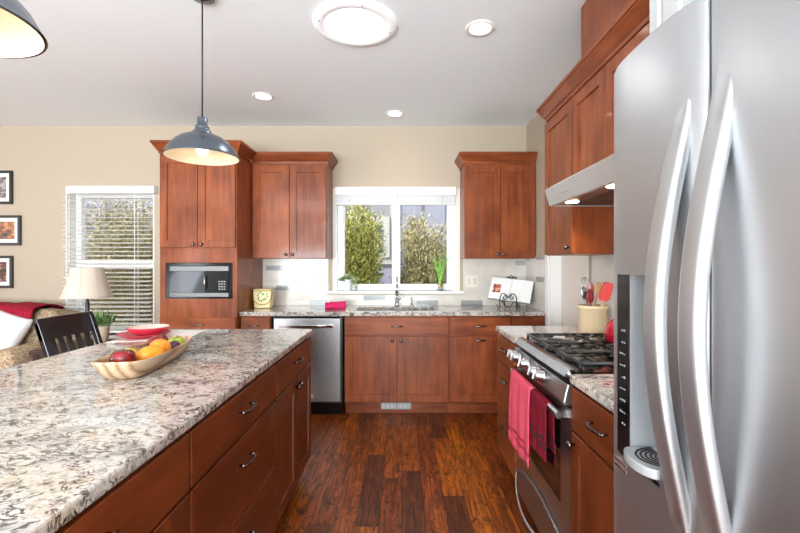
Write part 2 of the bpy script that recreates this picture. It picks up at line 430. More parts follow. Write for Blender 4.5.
# ------------------------------------------------------------------ window over the sink
def window1():
    x0, x1, z0, z1 = W1
    f = MB(); ya, yb = YB+.045, YB+.115
    f.box(x0, x0+.065, ya, yb, z0, z1); f.box(x1-.062, x1, ya, yb, z0, z1)
    f.box(x0+.065, x1-.062, ya, yb, z0, z0+.066); f.box(x0+.065, x1-.062, ya, yb, z1-.07, z1)
    f.box(-.103, -.018, ya-.008, yb, z0+.066, z1-.07)
    f.box(x0+.065, x0+.078, ya+.02, yb, z0+.066, z1-.07); f.box(x1-.075, x1-.062, ya+.02, yb, z0+.066, z1-.07)
    w_ = struct(link('window_1', f, VINYL, bevel=.004))
    link('pane', MB().box(x0+.079, -.104, YB+.075, YB+.08, z0+.067, z1-.071), GLASS, w_)
    link('pane', MB().box(-.017, x1-.076, YB+.085, YB+.09, z0+.067, z1-.071), GLASS, w_)
    link('latch', MB().box(-.075, -.06, ya-.028, ya-.009, 1.50, 1.56), VINYL, w_, bevel=.003)
    link('latch', MB().box(x0+.02, x0+.035, ya-.02, ya-.001, 1.40, 1.46), VINYL, w_, bevel=.003)
    # drywall return liner and sill
    l = MB()
    l.box(x0-.001, x0+.012, YB-.012, YB+.044, z0, z1); l.box(x1-.012, x1+.001, YB-.012, YB+.044, z0, z1); l.box(x0+.012, x1-.012, YB, YB+.044, z1-.01, z1)
    struct(link('trim_2', l, WHITE))
    CAS = mat('cream_casing', (232, 226, 216), .4)
    struct(link('trim_6', MB().box(-.7055, x0-.002, YB-.012, YB-.001, z0, z1).box(x1+.002, .5895, YB-.012, YB-.001, z0, z1), CAS))
    s = MB(); s.box(-.75, .622, YB-.07, YB-.001, z0-.026, z0); s.box(x0, x1, YB-.001, YB+.044, z0-.02, z0)
    struct(link('trim_3', s, WHITE, bevel=.004))
    t = thing('window_blind', 'white horizontal blind raised fully at the top of the sink window', 'blind', (-.066, YB-.03, 1.93))
    link('headrail', MB().box(x0-.005, x1+.005, YB-.065, YB+.0, 2.03, 2.112), WHITE, t, bevel=.004)
    s = MB()
    for i in range(14): s.box(x0+.01, x1-.01, YB-.055, YB-.006, 1.951+i*.0056, 1.951+i*.0056+.0036)
    link('slat_stack', s, VINYL, t)
    link('bottom_rail', MB().box(x0+.01, x1-.01, YB-.056, YB-.006, 1.934, 1.949), WHITE, t, bevel=.003)
    for x in (-.53, -.06, .40):
        link('cord_bracket', MB().box(x-.012, x+.012, YB-.062, YB-.0565, 1.955, 2.03), mat('pale_bracket', (200, 198, 194), .4), t, bevel=.002)
window1()

def window2():
    x0, x1, z0, z1 = W2
    f = MB(); ya, yb = YB+.13, YB+.19
    f.box(x0, x0+.06, ya, yb, z0, z1); f.box(x1-.06, x1, ya, yb, z0, z1); f.box(x0+.06, x1-.06, ya, yb, z0, z0+.07); f.box(x0+.06, x1-.06, ya, yb, z1-.07, z1)
    f.box(x0+.06, x1-.06, ya-.015, yb, 1.295, 1.375)
    w_ = struct(link('window_2', f, VINYL, bevel=.004))
    link('pane', MB().box(x0+.061, x1-.061, YB+.155, YB+.16, z0+.071, 1.294), GLASS, w_)
    link('pane', MB().box(x0+.061, x1-.061, YB+.165, YB+.17, 1.376, z1-.071), GLASS, w_)
    l = MB()
    l.box(x0-.001, x0+.012, YB-.002, ya, z0, z1); l.box(x1-.012, x1+.001, YB-.002, ya, z0, z1); l.box(x0+.012, x1-.012, YB, ya, z1-.01, z1)
    struct(link('trim_4', l, WHITE))
    struct(link('trim_5', MB().box(x0-.05, x1+.05, YB-.05, YB+.13, z0-.03, z0), WHITE, bevel=.004))
    t = thing('window_blind', 'white slatted blind lowered with open slats behind the table lamp', 'blind', (-2.98, YB-.035, .66))
    link('headrail', MB().box(x0+.05, x1+.035, YB-.07, YB-.001, 2.045, 2.12), WHITE, t, bevel=.005)
    s = MB(); z = 2.02; k = .011
    while z > .68:
        s.prism([(YB-.063, z-k/2), (YB-.061, z-k/2+.003), (YB-.011, z+k/2+.003), (YB-.012, z+k/2)], 'x', x0+.006, x1-.006); z -= .043
    link('slats', s, SLAT, t)
    link('bottom_rail', MB().box(x0+.006, x1-.006, YB-.062, YB-.012, .64, .665), WHITE, t, bevel=.003)
    for x in (x0+.16, x1-.16):
        link('ladder_cord', MB().box(x-.0025, x+.0025, YB-.066, YB-.064, .64, 2.05).box(x-.0025, x+.0025, YB-.009, YB-.007, .64, 2.05), VINYL, t)
    link('tilt_wand', MB().tube([(x0+.09, YB-.075, 2.05), (x0+.09, YB-.075, 1.35)], .004, 6, up=(0, 1, 0)), VINYL, t)
window2()

# ------------------------------------------------------------------ outdoors
struct(link('ground', MB().box(-12, 9, YB+.25, 16, -.45, -.35), paint('soil', (120, 108, 90), .95, 8)))
def outdoors():
    sid = mat('grey_blue_siding', (128, 131, 146), .8); sidw = mat('white_siding', (128, 130, 134), .8)
    t = thing('neighbour_house', 'grey and white sided house seen through the sink window', 'house', (0, 8.0, -.35))
    Y = 8.0
    b = MB(); b.box(-3, -.15, Y, Y+3, 1.45, 5.2); link('upper_siding', b, sidw, t)
    b = MB(); b.box(-9, -3.002, Y-.1, Y+3, 1.29, 5.2); link('grey_siding', b, sid, t)
    b = MB(); b.box(-9, -.15, Y, Y+3, -.35, 1.34)
    link('lower_siding', b, sid, t)
    b = MB(); b.box(-.15, 6, Y-.25, Y+3, -.35, 5.2)
    for i in range(14): b.box(-.1+i*.42, -.07+i*.42, Y-.275, Y-.25, -.35, 5.2)
    link('side_siding', b, sid, t)
    TRM = mat('neighbour_trim', (170, 170, 168), .6)
    link('corner_board', MB().box(-.215, -.16, Y-.03, Y, 1.46, 5.2), TRM, t)
    link('trim_band', MB().box(-3, -.16, Y-.03, Y+.1, 1.34, 1.45), TRM, t)
    for x0, x1 in ((-.86, -.36), (-7.4, -6.5)):
        f = MB(); Y = 8.0 if x0 > -3 else 7.9; f.box(x0-.12, x1+.13, Y-.05, Y, 1.46, 2.22)
        w_ = link('window_frame', f, TRM, t); link('pane', MB().box(x0, x1, Y-.06, Y-.05, 1.56, 2.06), mat('dark_pane', (84, 88, 92), .3), w_)
outdoors()
def leafmat(name, cols):
    m = mat(name, cols[0], .6); k = N(m)
    f = k.noise(k.pos(), 22, 2); k.l(k.ramp(f, [(.32, cols[0]), (.5, cols[1]), (.68, cols[2])]), k.b.inputs['Base Color']); return m
LEAF1 = leafmat('olive_green_leaves', [(84, 92, 36), (140, 146, 66), (196, 190, 120)])
LEAF2 = leafmat('grey_green_leaves', [(92, 90, 60), (142, 136, 96), (190, 182, 142)])
BARK = mat('bark', (96, 74, 52), .9)
def leaf(b, p, d, L, W_):
    d = d.normalized(); sd = d.cross(Vector((random.uniform(-1, 1), random.uniform(-1, 1), random.uniform(-1, 1)))).normalized()*W_
    q = [b.v(p-sd*.2), b.v(p+d*L*.5-sd), b.v(p+d*L), b.v(p+d*L*.5+sd)]; b.f(q)
def shrub(loc, rx, h, n, lm, label, seed):
    random.seed(seed)
    t = thing('shrub', label, 'shrub', loc)
    st = MB(); lf = MB()
    for i in range(44):
        a = random.uniform(0, 2*PI); r = rx*random.uniform(.2, .95); top = Vector((math.cos(a)*r, math.sin(a)*r*.8, h*random.uniform(.6, 1)))
        base = Vector((math.cos(a)*.06, math.sin(a)*.06, 0)); mid = base.lerp(top, .5)+Vector((math.cos(a)*r*.3, 0, 0))
        pts = [base, mid, top]; st.tube(pts, .004, 5)
        for k in range(n//44):
            u = random.uniform(.12, 1)**.8; p = base.lerp(mid, u*2) if u < .5 else mid.lerp(top, u*2-1)
            o_ = Vector((random.gauss(0, 1), random.gauss(0, 1), random.gauss(0, .8)))*rx*.17; p = p+o_
            if p.z < .02: p.z = .02
            leaf(lf, p, o_+Vector((0, 0, .12)), random.uniform(.04, .075), .009)
    link('branches', st, BARK, t, world=False); link('foliage', lf, lm, t, world=False, recalc=False)
shrub((-.70, 6.3, -.35), .40, 2.62, 30000, LEAF1, 'yellow-green shrub outside the left pane of the sink window', 3)
shrub((.26, 6.35, -.35), .36, 2.36, 28000, LEAF2, 'grey-green bushy shrub outside the right pane of the sink window', 5)
shrub((-4.35, 6.6, -.35), .8, 2.75, 30000, LEAF2, 'dull green shrub outside the blind-covered living room window', 8)

# ------------------------------------------------------------------ cabinet helpers
def MAPB(Yf):   # faces the camera (-Y): u = x, d = outward, z
    return lambda p: Vector((p.x, Yf-p.y, p.z))
def MAPI(Xf):   # island face, outward +X, u = y
    return lambda p: Vector((Xf+p.y, p.x, p.z))
def MAPR(Xf):   # right run, outward -X, u = y
    return lambda p: Vector((Xf-p.y, p.x, p.z))
def shaker(name, fn, u0, u1, z0, z1, m, parent, fr=.062, t=.02, dep=.009, slab=False):
    b = MB(fn)
    if slab:
        b.box(u0, u1, 0.0005, t, z0, z1); return link(name, b, m, parent, bevel=.0025)
    def rect(i, d): return [b.v((u0+i, d, z0+i)), b.v((u1-i, d, z0+i)), b.v((u1-i, d, z1-i)), b.v((u0+i, d, z1-i))]
    R = [rect(0, .0005), rect(0, t-.002), rect(.002, t), rect(fr, t), rect(fr+.0015, t-dep), rect(fr+.012, t-dep)]
    b.f(R[0][::-1])
    for a, c in zip(R, R[1:]):
        for i in range(4): b.f([a[i], a[(i+1) % 4], c[(i+1) % 4], c[i]])
    b.f(R[-1]); return link(name, b, m, parent)
def pull(fn, u, z, parent, L=.10, vertical=False, name='handle', d0=.02):
    b = MB(fn); n = 12; pts = []
    sec = [(-.005, -.0035), (.005, -.0035), (.006, 0), (.005, .0035), (-.005, .0035), (-.006, 0)]
    for i in range(n+1):
        s = i/n*2-1; dd = d0+.022+.009*(1-s*s)
        pts.append((u, dd, z+s*L/2) if vertical else (u+s*L/2, dd, z))
    b.sweep(pts, sec, up=(0, 1, 0))
    for s in (-1, 1):
        p = (u, d0, z+s*L*.46) if vertical else (u+s*L*.46, d0, z)
        q = (u, d0+.024, z+s*L*.46) if vertical else (u+s*L*.46, d0+.024, z)
        b.tube([p, q], .0045, 8)
    return link(name, b, BRONZE, parent)
def knob(fn, u, z, parent, d0=.02):
    b = MB(lambda p: fn(Vector((u+p.x, p.z, z+p.y))))
    b.lathe([(.006, d0), (.006, d0+.01), (.012, d0+.015), (.0155, d0+.021), (.0145, d0+.027), (.008, d0+.031), (.0005, d0+.032)], seg=16)
    return link('knob', b, BRONZE, parent)
def crown(parent, path, m, z0=2.285, z1=2.385, name='crown_molding'):
    """sweep crown profile; path is an open list of (x,y) with the outside on its left"""
    prof = [(0, z0), (.008, z0), (.010, z0+.018), (.018, z0+.026), (.03, z0+.045), (.045, z0+.068), (.05, z0+.078), (.056, z0+.08), (.056, z1), (0, z1)]
    P = [Vector((p[0], p[1], 0)) for p in path]; n = len(P); nor = []
    for a, c in zip(P, P[1:]):
        t = (c-a).normalized(); nor.append(Vector((-t.y, t.x, 0)))
    b = MB(); rings = []
    for i, p in enumerate(P):
        if i == 0: o_ = nor[0]
        elif i == n-1: o_ = nor[-1]
        else: o_ = (nor[i-1]+nor[i])/(1+nor[i-1].dot(nor[i]))
        rings.append([b.v(p+o_*u+Vector((0, 0, z))) for u, z in prof])
    k = len(prof)
    for a, c in zip(rings, rings[1:]):
        for i in range(k): b.f([a[i], a[(i+1) % k], c[(i+1) % k], c[i]])
    b.f(rings[0]); b.f(rings[-1][::-1])
    return link(name, b, m, parent)
G = .0018
ZT = .88
# ------------------------------------------------------------------ back wall base run
YF = 3.785; fB = MAPB(YF)
def base_back(x0, x1, label, drawers, doors, knobs=True, pullw=.10, door_pull=False, sinkhole=False):
    t = thing('base_cabinet', label, 'cabinet', ((x0+x1)/2, YF, 0), group=None)
    b = MB()
    if sinkhole: b.box(x0, x1, YF, YF+.06, .115, ZT-.001); b.box(x0, x0+.018, YF+.06, YB-.012, .115, ZT-.001); b.box(x1-.018, x1, YF+.06, YB-.012, .115, ZT-.001); b.box(x0+.018, x1-.018, YF+.06, YB-.012, .115, .135)
    else: b.box(x0, x1, YF, YB-.012, .115, ZT-.001)
    link('body', b, WX, t)
    link('toe_kick', MB().box(x0, x1, YF+.065, YF+.08, 0.001, .115), WX, t)
    for u0, u1, z0, z1, hp in drawers:
        dr = shaker('drawer', fB, u0+G, u1-G, z0, z1, WX, t, slab=True)
        if hp: pull(fB, hp, (z0+z1)/2, dr, pullw)
    for u0, u1, z0, z1, ku in doors:
        dd = shaker('door', fB, u0+G, u1-G, z0, z1, WV, t)
        if door_pull: pull(fB, (u0+u1)/2, z1-.032, dd, pullw)
        else: knob(fB, ku, z1-.035, dd)
    return t
base_back(-1.418, -1.15, 'narrow reddish base cabinet with one drawer left of the dishwasher', [(-1.414, -1.155, .725, .865, -1.295)], [(-1.414, -1.155, .125, .715, -1.19)])
tsink = base_back(-.505, .412, 'wide cherry sink base cabinet with two doors under the window', [(-.50, .407, .715, .866, -.046)], [(-.50, -.047, .125, .70, -.085), (-.045, .407, .125, .70, -.006)], sinkhole=True)
base_back(.414, .955, 'cherry base cabinet with one drawer over one door right of the sink base', [(.42, .95, .715, .866, .685)], [(.42, .95, .125, .70, .6)], door_pull=True)
t = base_back(.957, XR-.012, 'narrow corner base cabinet under the cookbook stand', [(.962, XR-.02, .715, .866, None)], [(.962, XR-.02, .125, .70, 1.0)])
# register grille in the toe kick
t = thing('vent_register', 'pale metal vent register in the toe kick below the sink base', 'vent', (-.06, YF+.05, .02))
link('frame', MB().box(-.19, .085, YF+.053, YF+.064, .035, .10), GREYP, t, bevel=.002)
b = MB()
for i in range(22):
    if i == 11: continue
    b.box(-.178+i*.0115, -.178+i*.0115+.0045, YF+.0505, YF+.0525, .045, .09)
link('louvres', b, WHITE, t)

def dishwasher():
    x0, x1 = -1.133, -.525
    t = thing('dishwasher', 'stainless dishwasher with bar handle left of the sink base', 'dishwasher', ((x0+x1)/2, YF, 0))
    link('tub', MB().box(x0, x1, YF, YB-.03, .11, ZT-.004), DGREY, t)
    link('door', MB().box(x0+.012, x1-.012, YF-.028, YF-.001, .13, .858), SS, t, bevel=.005)
    link('control_strip', MB().box(x0+.02, x1-.02, YF-.024, YF-.001, .8585, .872), BLACK, t)
    b = MB(); b.sweep([(x0+.07, YF-.062, .792), (x1-.07, YF-.062, .792)], [(-.011, -.011), (.011, -.011), (.011, .011), (-.011, .011)], up=(0, 0, 1), smooth=False)
    for x in (x0+.09, x1-.09): b.box(x-.01, x+.01, YF-.055, YF-.028, .782, .802)
    link('handle', b, CHROME, t, bevel=.003)
    link('toe_panel', MB().box(x0+.01, x1-.01, YF+.03, YF+.045, .001, .109), BLACK, t)
    link('badge', MB().box(-.805, -.775, YF-.0295, YF-.0285, .165, .19), WHITE, t)
dishwasher()

# ------------------------------------------------------------------ countertops
def slab(name, rects, z0, z1, label, cat='countertop', bev=.004):
    b = MB()
    for r in rects: b.box(r[0], r[1], r[2], r[3], z0, z1)
    bmesh.ops.remove_doubles(b.bm, verts=b.bm.verts, dist=1e-5)
    return tag(link(name, b, GR, bevel=bev if len(rects) == 1 else 0), label, cat)
sx0, sx1, sy0, sy1 = -.42, .30, 3.87, 4.22
slab('countertop', [(-1.418, sx0, 3.757, YB-.009), (sx1, XR-.009, 3.757, YB-.009), (sx0, sx1, 3.757, sy0), (sx0, sx1, sy1, YB-.009)], .881, .914,
     'speckled granite countertop along the back wall with the sink cut in it')
def sink():
    t = thing('kitchen_sink', 'undermount steel sink below the window', 'sink', (-.06, 4.05, .70))
    b = MB()
    b.box(sx0-.012, sx1+.012, sy0-.012, sy0-.001, .70, .879); b.box(sx0-.012, sx1+.012, sy1+.001, sy1+.012, .70, .879)
    b.box(sx0-.012, sx0-.001, sy0-.001, sy1+.001, .70, .879); b.box(sx1+.001, sx1+.012, sy0-.001, sy1+.001, .70, .879)
    b.box(sx0-.001, sx1+.001, sy0-.001, sy1+.001, .70, .71)
    link('basin', b, SS, t)
    link('drain', MB().lathe([(.04, .711), (.045, .714), (.02, .714), (.001, .712)], (-.06, 4.08, 0)), CHROME, t)
    t = thing('faucet', 'tall chrome faucet standing behind the sink', 'faucet', (-.05, 4.29, .9145))
    b = MB(); b.lathe([(.028, 0), (.028, .008), (.02, .016), (.018, .09), (.0001, .095)]); link('base', b, CHROME, t, world=False)
    b = MB(); pts = [(0, 0, .08), (0, 0, .22)]
    for i in range(1, 9):
        a = PI*i/9; pts.append((0, -.055+.055*math.cos(a), .22+.075*math.sin(a)))
    pts.append((0, -.112, .19)); b.tube(pts, .011, 10, up=(1, 0, 0)); link('spout', b, CHROME, t, world=False)
    b = MB(); b.lathe([(.0001, .12), (.016, .12), (.017, .19), (.012, .2)], (0, -.112, 0)); link('spray_head', b, CHROME, t, world=False)
    b = MB(); b.tube([(.018, 0, .06), (.045, -.02, .085), (.075, -.03, .11)], .006, 8); link('lever', b, CHROME, t, world=False)
    t = thing('soap_dispenser', 'short chrome soap dispenser beside the faucet', 'soap dispenser', (.095, 4.29, .9145))
    b = MB(); b.lathe([(.02, 0), (.02, .006), (.012, .012), (.011, .05), (.007, .052), (.007, .075), (.012, .077), (.012, .087), (.0001, .088)]); link('pump', b, CHROME, t, world=False)
    b = MB(); b.tube([(0, 0, .082), (0, -.05, .078), (0, -.06, .068)], .005, 8, up=(1, 0, 0)); link('spout', b, CHROME, t, world=False)
sink()

# ------------------------------------------------------------------ wall cabinets, back wall
YU = 4.075; fU = MAPB(YU)
def wall_cab(x0, x1, label, path, side_l=False):
    t = thing('wall_cabinet', label, 'cabinet', ((x0+x1)/2, YU, 1.387))
    link('body', MB().box(x0, x1, YU, YB-.009, 1.387, 2.30), WV, t)
    mid = (x0+x1)/2
    for u0, u1, ku in ((x0+.006, mid, mid-.03), (mid, x1-.006, mid+.03)):
        dd = shaker('door', fU, u0+G, u1-G, 1.393, 2.262, WV, t); knob(fU, ku, 1.425, dd)
    crown(t, path, WX); return t
wall_cab(-1.418, -.708, 'two-door cherry wall cabinet left of the sink window', [(-.708, YB-.01), (-.708, YU), (-1.417, YU)])
wall_cab(.592, XR-.004, 'two-door cherry wall cabinet right of the sink window', [(XR-.004, YU), (.592, YU), (.592, YB-.01)])

# tall microwave cabinet
def tall():
    x0, x1, Yf = -2.082, -1.42, 3.70; f = MAPB(Yf)
    t = thing('tall_cabinet', 'tall reddish cherry cabinet housing the microwave', 'cabinet', ((x0+x1)/2, Yf, 0))
    nx0, nx1, nz0, nz1 = -2.035, -1.457, 1.035, 1.345
    b = MB(); b.box(x0, x1, Yf, YB-.01, .1, nz0); b.box(x0, x1, Yf, YB-.01, nz1, 2.30)
    b.box(x0, nx0, Yf, YB-.01, nz0, nz1); b.box(nx1, x1, Yf, YB-.01, nz0, nz1); b.box(nx0, nx1, YB-.05, YB-.01, nz0, nz1)
    link('body', b, WV, t)
    link('toe_kick', MB().box(x0, x1, Yf+.065, Yf+.08, .001, .1), WX, t)
    mid = (x0+x1)/2
    for u0, u1, ku in ((x0+.006, mid, mid-.035), (mid, x1-.006, mid+.035)):
        dd = shaker('door', f, u0+G, u1-G, 1.475, 2.262, WV, t); knob(f, ku, 1.50, dd)
    for z0, z1 in ((.60, .875), (.36, .59), (.11, .35)):
        dr = shaker('drawer', f, x0+.006, x1-.006, z0, z1, WX, t, slab=True); pull(f, mid, min(z1-.06, (z0+z1)/2+.08), dr, .12)
    crown(t, [(x1, YU-.06), (x1, Yf), (x0, Yf), (x0, YB-.01)], WX)
    # microwave
    m = thing('microwave', 'black and stainless microwave built into the tall cabinet', 'microwave', (mid, Yf+.01, nz0))
    fx0, fx1, fz0, fz1 = nx0+.004, nx1-.004, nz0+.002, nz1-.004
    link('housing', MB().box(fx0, fx1, Yf+.02, YB-.06, fz0, fz1), BLACKM, m)
    link('surround', MB().box(fx0, fx1, Yf+.0, Yf+.019, fz0, fz0+.012).box(fx0, fx1, Yf, Yf+.019, fz1-.022, fz1).box(fx0, fx0+.034, Yf, Yf+.019, fz0+.012, fz1-.022).box(fx1-.026, fx1, Yf, Yf+.019, fz0+.012, fz1-.022), BLACK, m)
    ax0, ax1, az0, az1 = fx0+.036, fx1-.03, fz0+.014, fz1-.026
    link('top_trim', MB().box(ax0, ax1, Yf-.008, Yf+.018, az1-.042, az1), SSM, m, bevel=.002)
    link('bottom_trim', MB().box(ax0, ax1, Yf-.008, Yf+.018, az0, az0+.035), SSM, m, bevel=.002)
    link('window', MB().box(ax0, ax0+.30, Yf-.006, Yf+.018, az0+.036, az1-.043), mat('microwave_glass', (60, 60, 64), .05, .6), m)
    link('control_panel', MB().box(ax0+.302, ax1, Yf-.006, Yf+.018, az0+.036, az1-.043), mat('black_panel', (10, 10, 11), .2, spec=.25), m)
    b = MB(); b.tube([(ax0+.315, Yf-.007, az0+.07), (ax0+.308, Yf-.03, az0+.09), (ax0+.308, Yf-.03, az1-.10), (ax0+.315, Yf-.007, az1-.08)], .006, 8, up=(1, 0, 0)); link('handle', b, SSH, m)
    b = MB()
    for i in range(4):
        for j in range(3): b.box(ax1-.085+j*.022, ax1-.07+j*.022, Yf-.0072, Yf-.0062, az0+.06+i*.022, az0+.071+i*.022)
    link('buttons', b, GREYP, m)
    link('badge', MB().box(ax0+.014, ax0+.044, Yf-.0092, Yf-.0082, az0+.013, az0+.02), DGREY, m)
tall()

# ------------------------------------------------------------------ island
XI = -.598; fI = MAPI(XI)
ILIST = [(1.985, 2.735, 'doors', 'far island cabinet with one drawer over two doors'), (1.178, 1.981, 'drawers', 'middle island cabinet with three stacked drawers'), (.40, 1.174, 'doors', 'near island cabinet with one drawer over two doors')]
def run_cab(name, fn, y0, y1, kind, label, xa, xb, Xf, WH, WVV, fr=.062):
    t = thing(name, label, 'cabinet', (Xf, (y0+y1)/2, 0))
    link('body', MB().box(xa, xb, y0, y1, .105, ZT-.001), WVV, t)
    s = 1 if xa > Xf-.01 else -1
    k0, k1 = (Xf+.06, Xf+.075) if Xf <= xa+.001 else (Xf-.075, Xf-.06)
    link('toe_kick', MB().box(k0, k1, y0, y1, .001, .104), WH, t)
    mid = (y0+y1)/2; a, c = y0+G+.002, y1-G-.002
    d = shaker('drawer', fn, a, c, .712, .868, WH, t, slab=True); pull(fn, mid, .80, d, .11)
    if kind == 'doors':
        for u0, u1, ku in ((a, mid-G/2, mid-.03), (mid+G/2, c, mid+.03)):
            dd = shaker('door', fn, u0, u1, .115, .702, WVV, t); knob(fn, ku, .665, dd)
    elif kind == 'door':
        dd = shaker('door', fn, a, c, .115, .702, WVV, t); knob(fn, y1-.035, .665, dd)
    else:
        for z0, z1 in ((.42, .702), (.115, .41)):
            dr = shaker('drawer', fn, a, c, z0, z1, WH, t, slab=True); pull(fn, mid, (z0+z1)/2+.05, dr, .11)
    return t
for y0, y1, kd, lb in ILIST:
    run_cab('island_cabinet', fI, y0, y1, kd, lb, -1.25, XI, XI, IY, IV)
slab('island_countertop', [(-1.585, -.573, -.1, 2.765)], .881, .914, 'large glossy speckled granite island countertop holding the fruit tray', bev=.006)

# ------------------------------------------------------------------ right run
XF = .655; fR = MAPR(XF)
run_cab('base_cabinet', fR, 2.425, 2.875, 'slab', 'three-drawer cherry base cabinet beyond the gas range', XF, XR-.012, XF, WY, WV)
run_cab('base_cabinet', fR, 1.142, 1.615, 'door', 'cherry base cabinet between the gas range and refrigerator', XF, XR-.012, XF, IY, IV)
slab('countertop', [(.633, XR-.009, 2.42, 2.905)], .881, .914, 'short granite countertop beyond the range holding the utensil crock')
slab('countertop', [(.633, XR-.009, 1.142, 1.625)], .881, .914, 'short granite countertop between range and refrigerator')

# wall cabinets on the right
XU = .975; fRU = MAPR(XU)
t = thing('wall_cabinet', 'glossy single-door cherry wall cabinet at the far side of the range hood', 'cabinet', (XU, 2.65, 1.387))
link('body', MB().box(XU, XR-.009, 2.415, 2.885, 1.387, 2.30), WV, t)
dd = shaker('door', fRU, 2.42, 2.88, 1.393, 2.262, WV, t); knob(fRU, 2.455, 1.425, dd)
crown(t, [(XU, 2.415), (XU, 2.885), (XR-.01, 2.885)], WY)
t = thing('wall_cabinet', 'short two-door cherry wall cabinet directly above the range hood', 'cabinet', (XU, 2.02, 1.78))
link('body', MB().box(XU, XR-.009, 1.63, 2.412, 1.762, 2.30), WV, t)
for u0, u1, ku in ((1.635, 2.02, 1.99), (2.022, 2.408, 2.052)):
    dd = shaker('door', fRU, u0+G, u1-G, 1.768, 2.262, WV, t); knob(fRU, ku, 1.80, dd)
crown(t, [(XU, 1.20), (XU, 2.412)], WY)
tag(link('duct_cover', MB().box(XU+.012, XR-.002, 1.72, 2.37, 2.386, ZC-.001), WV), 'cherry duct cover box between hood cabinet crown and ceiling', 'duct cover')
t = thing('wall_cabinet', 'cherry wall cabinet over the counter beside the refrigerator', 'cabinet', (XU, 1.4, 1.387))
link('body', MB().box(XU, XR-.009, 1.20, 1.627, 1.387, 2.30), WV, t)
dd = shaker('door', fRU, 1.205, 1.622, 1.393, 2.262, WV, t); knob(fRU, 1.59, 1.425, dd)
# refrigerator surround, painted
b = MB(); b.box(.655, XR-.002, 1.10, 1.14, 0.001, ZC-.002)
SURR = mat('surround_paint', (176, 176, 176), .45)
t = thing('fridge_cabinet', 'white painted surround and cabinet above the refrigerator', 'cabinet', (.655, .65, 0))
link('side_panel', b, SURR, t, bevel=.003)
link('body', MB().box(.68, XR-.002, .15, 1.095, 1.86, ZC-.002), SURR, t)
for u0, u1 in ((.155, .62), (.625, 1.09)):
    shaker('door', MAPR(.68), u0, u1, 1.87, ZC-.03, SURR, t)

# ------------------------------------------------------------------ range hood
def hood():
    t = thing('range_hood', 'stainless under-cabinet range hood with two lit lamps', 'range hood', (.8, 2.03, 1.653))
    y0, y1 = 1.648, 2.408
    b = MB()
    b.prism([(.826, 1.653), (.80, 1.742), (.812, 1.752), (.974, 1.758), (XR-.012, 1.758), (XR-.012, 1.653), (1.24, 1.653), (1.24, 1.69), (.85, 1.69), (.85, 1.653)], 'y', y0+.006, y1-.006)
    b.prism([(.826, 1.653), (.80, 1.742), (.812, 1.752), (.974, 1.758), (XR-.012, 1.758), (XR-.012, 1.653)], 'y', y0, y0+.0059)
    b.prism([(.826, 1.653), (.80, 1.742), (.812, 1.752), (.974, 1.758), (XR-.012, 1.758), (XR-.012, 1.653)], 'y', y1-.0059, y1)
    link('shell', b, SSD, t)
    link('light_panel', MB().box(.85, .93, y0+.01, y1-.01, 1.656, 1.66), SS, t)
    b = MB()
    n = 38
    for i in range(n):
        y = y0+.02+i*(y1-y0-.04)/n; b.box(.935, 1.235, y, y+.010, 1.655, 1.664)
    link('baffle_filter', b, SSH, t)
    link('filter_back', MB().box(.935, 1.235, y0+.01, y1-.01, 1.668, 1.67), DGREY, t)
    em = mat('hood_lamp_glow', (255, 240, 215), .3, emis=(255, 232, 200), estr=9)
    for y in (1.80, 2.25):
        p = link('lamp', MB().lathe([(.0001, 1.651), (.03, 1.651), (.034, 1.655)], (.89, y, 0)), em, t)
        l = bpy.data.lights.new('lamp_light', 'SPOT'); l.energy = 7; l.spot_size = 2.2; l.spot_blend = .6; l.color = (1, .85, .66); l.shadow_soft_size = .03
        lo = bpy.data.objects.new('lamp_light', l); C.objects.link(lo); lo.parent = t; lo.location = Vector((.89, y, 1.645))-ORG[t.name]
    b = MB()
    for i in range(3): b.box(.8152-.0012, .8152+.0012, 2.12+i*.03, 2.138+i*.03, 1.690, 1.702)
    link('buttons', b, GREYP, t)
hood()

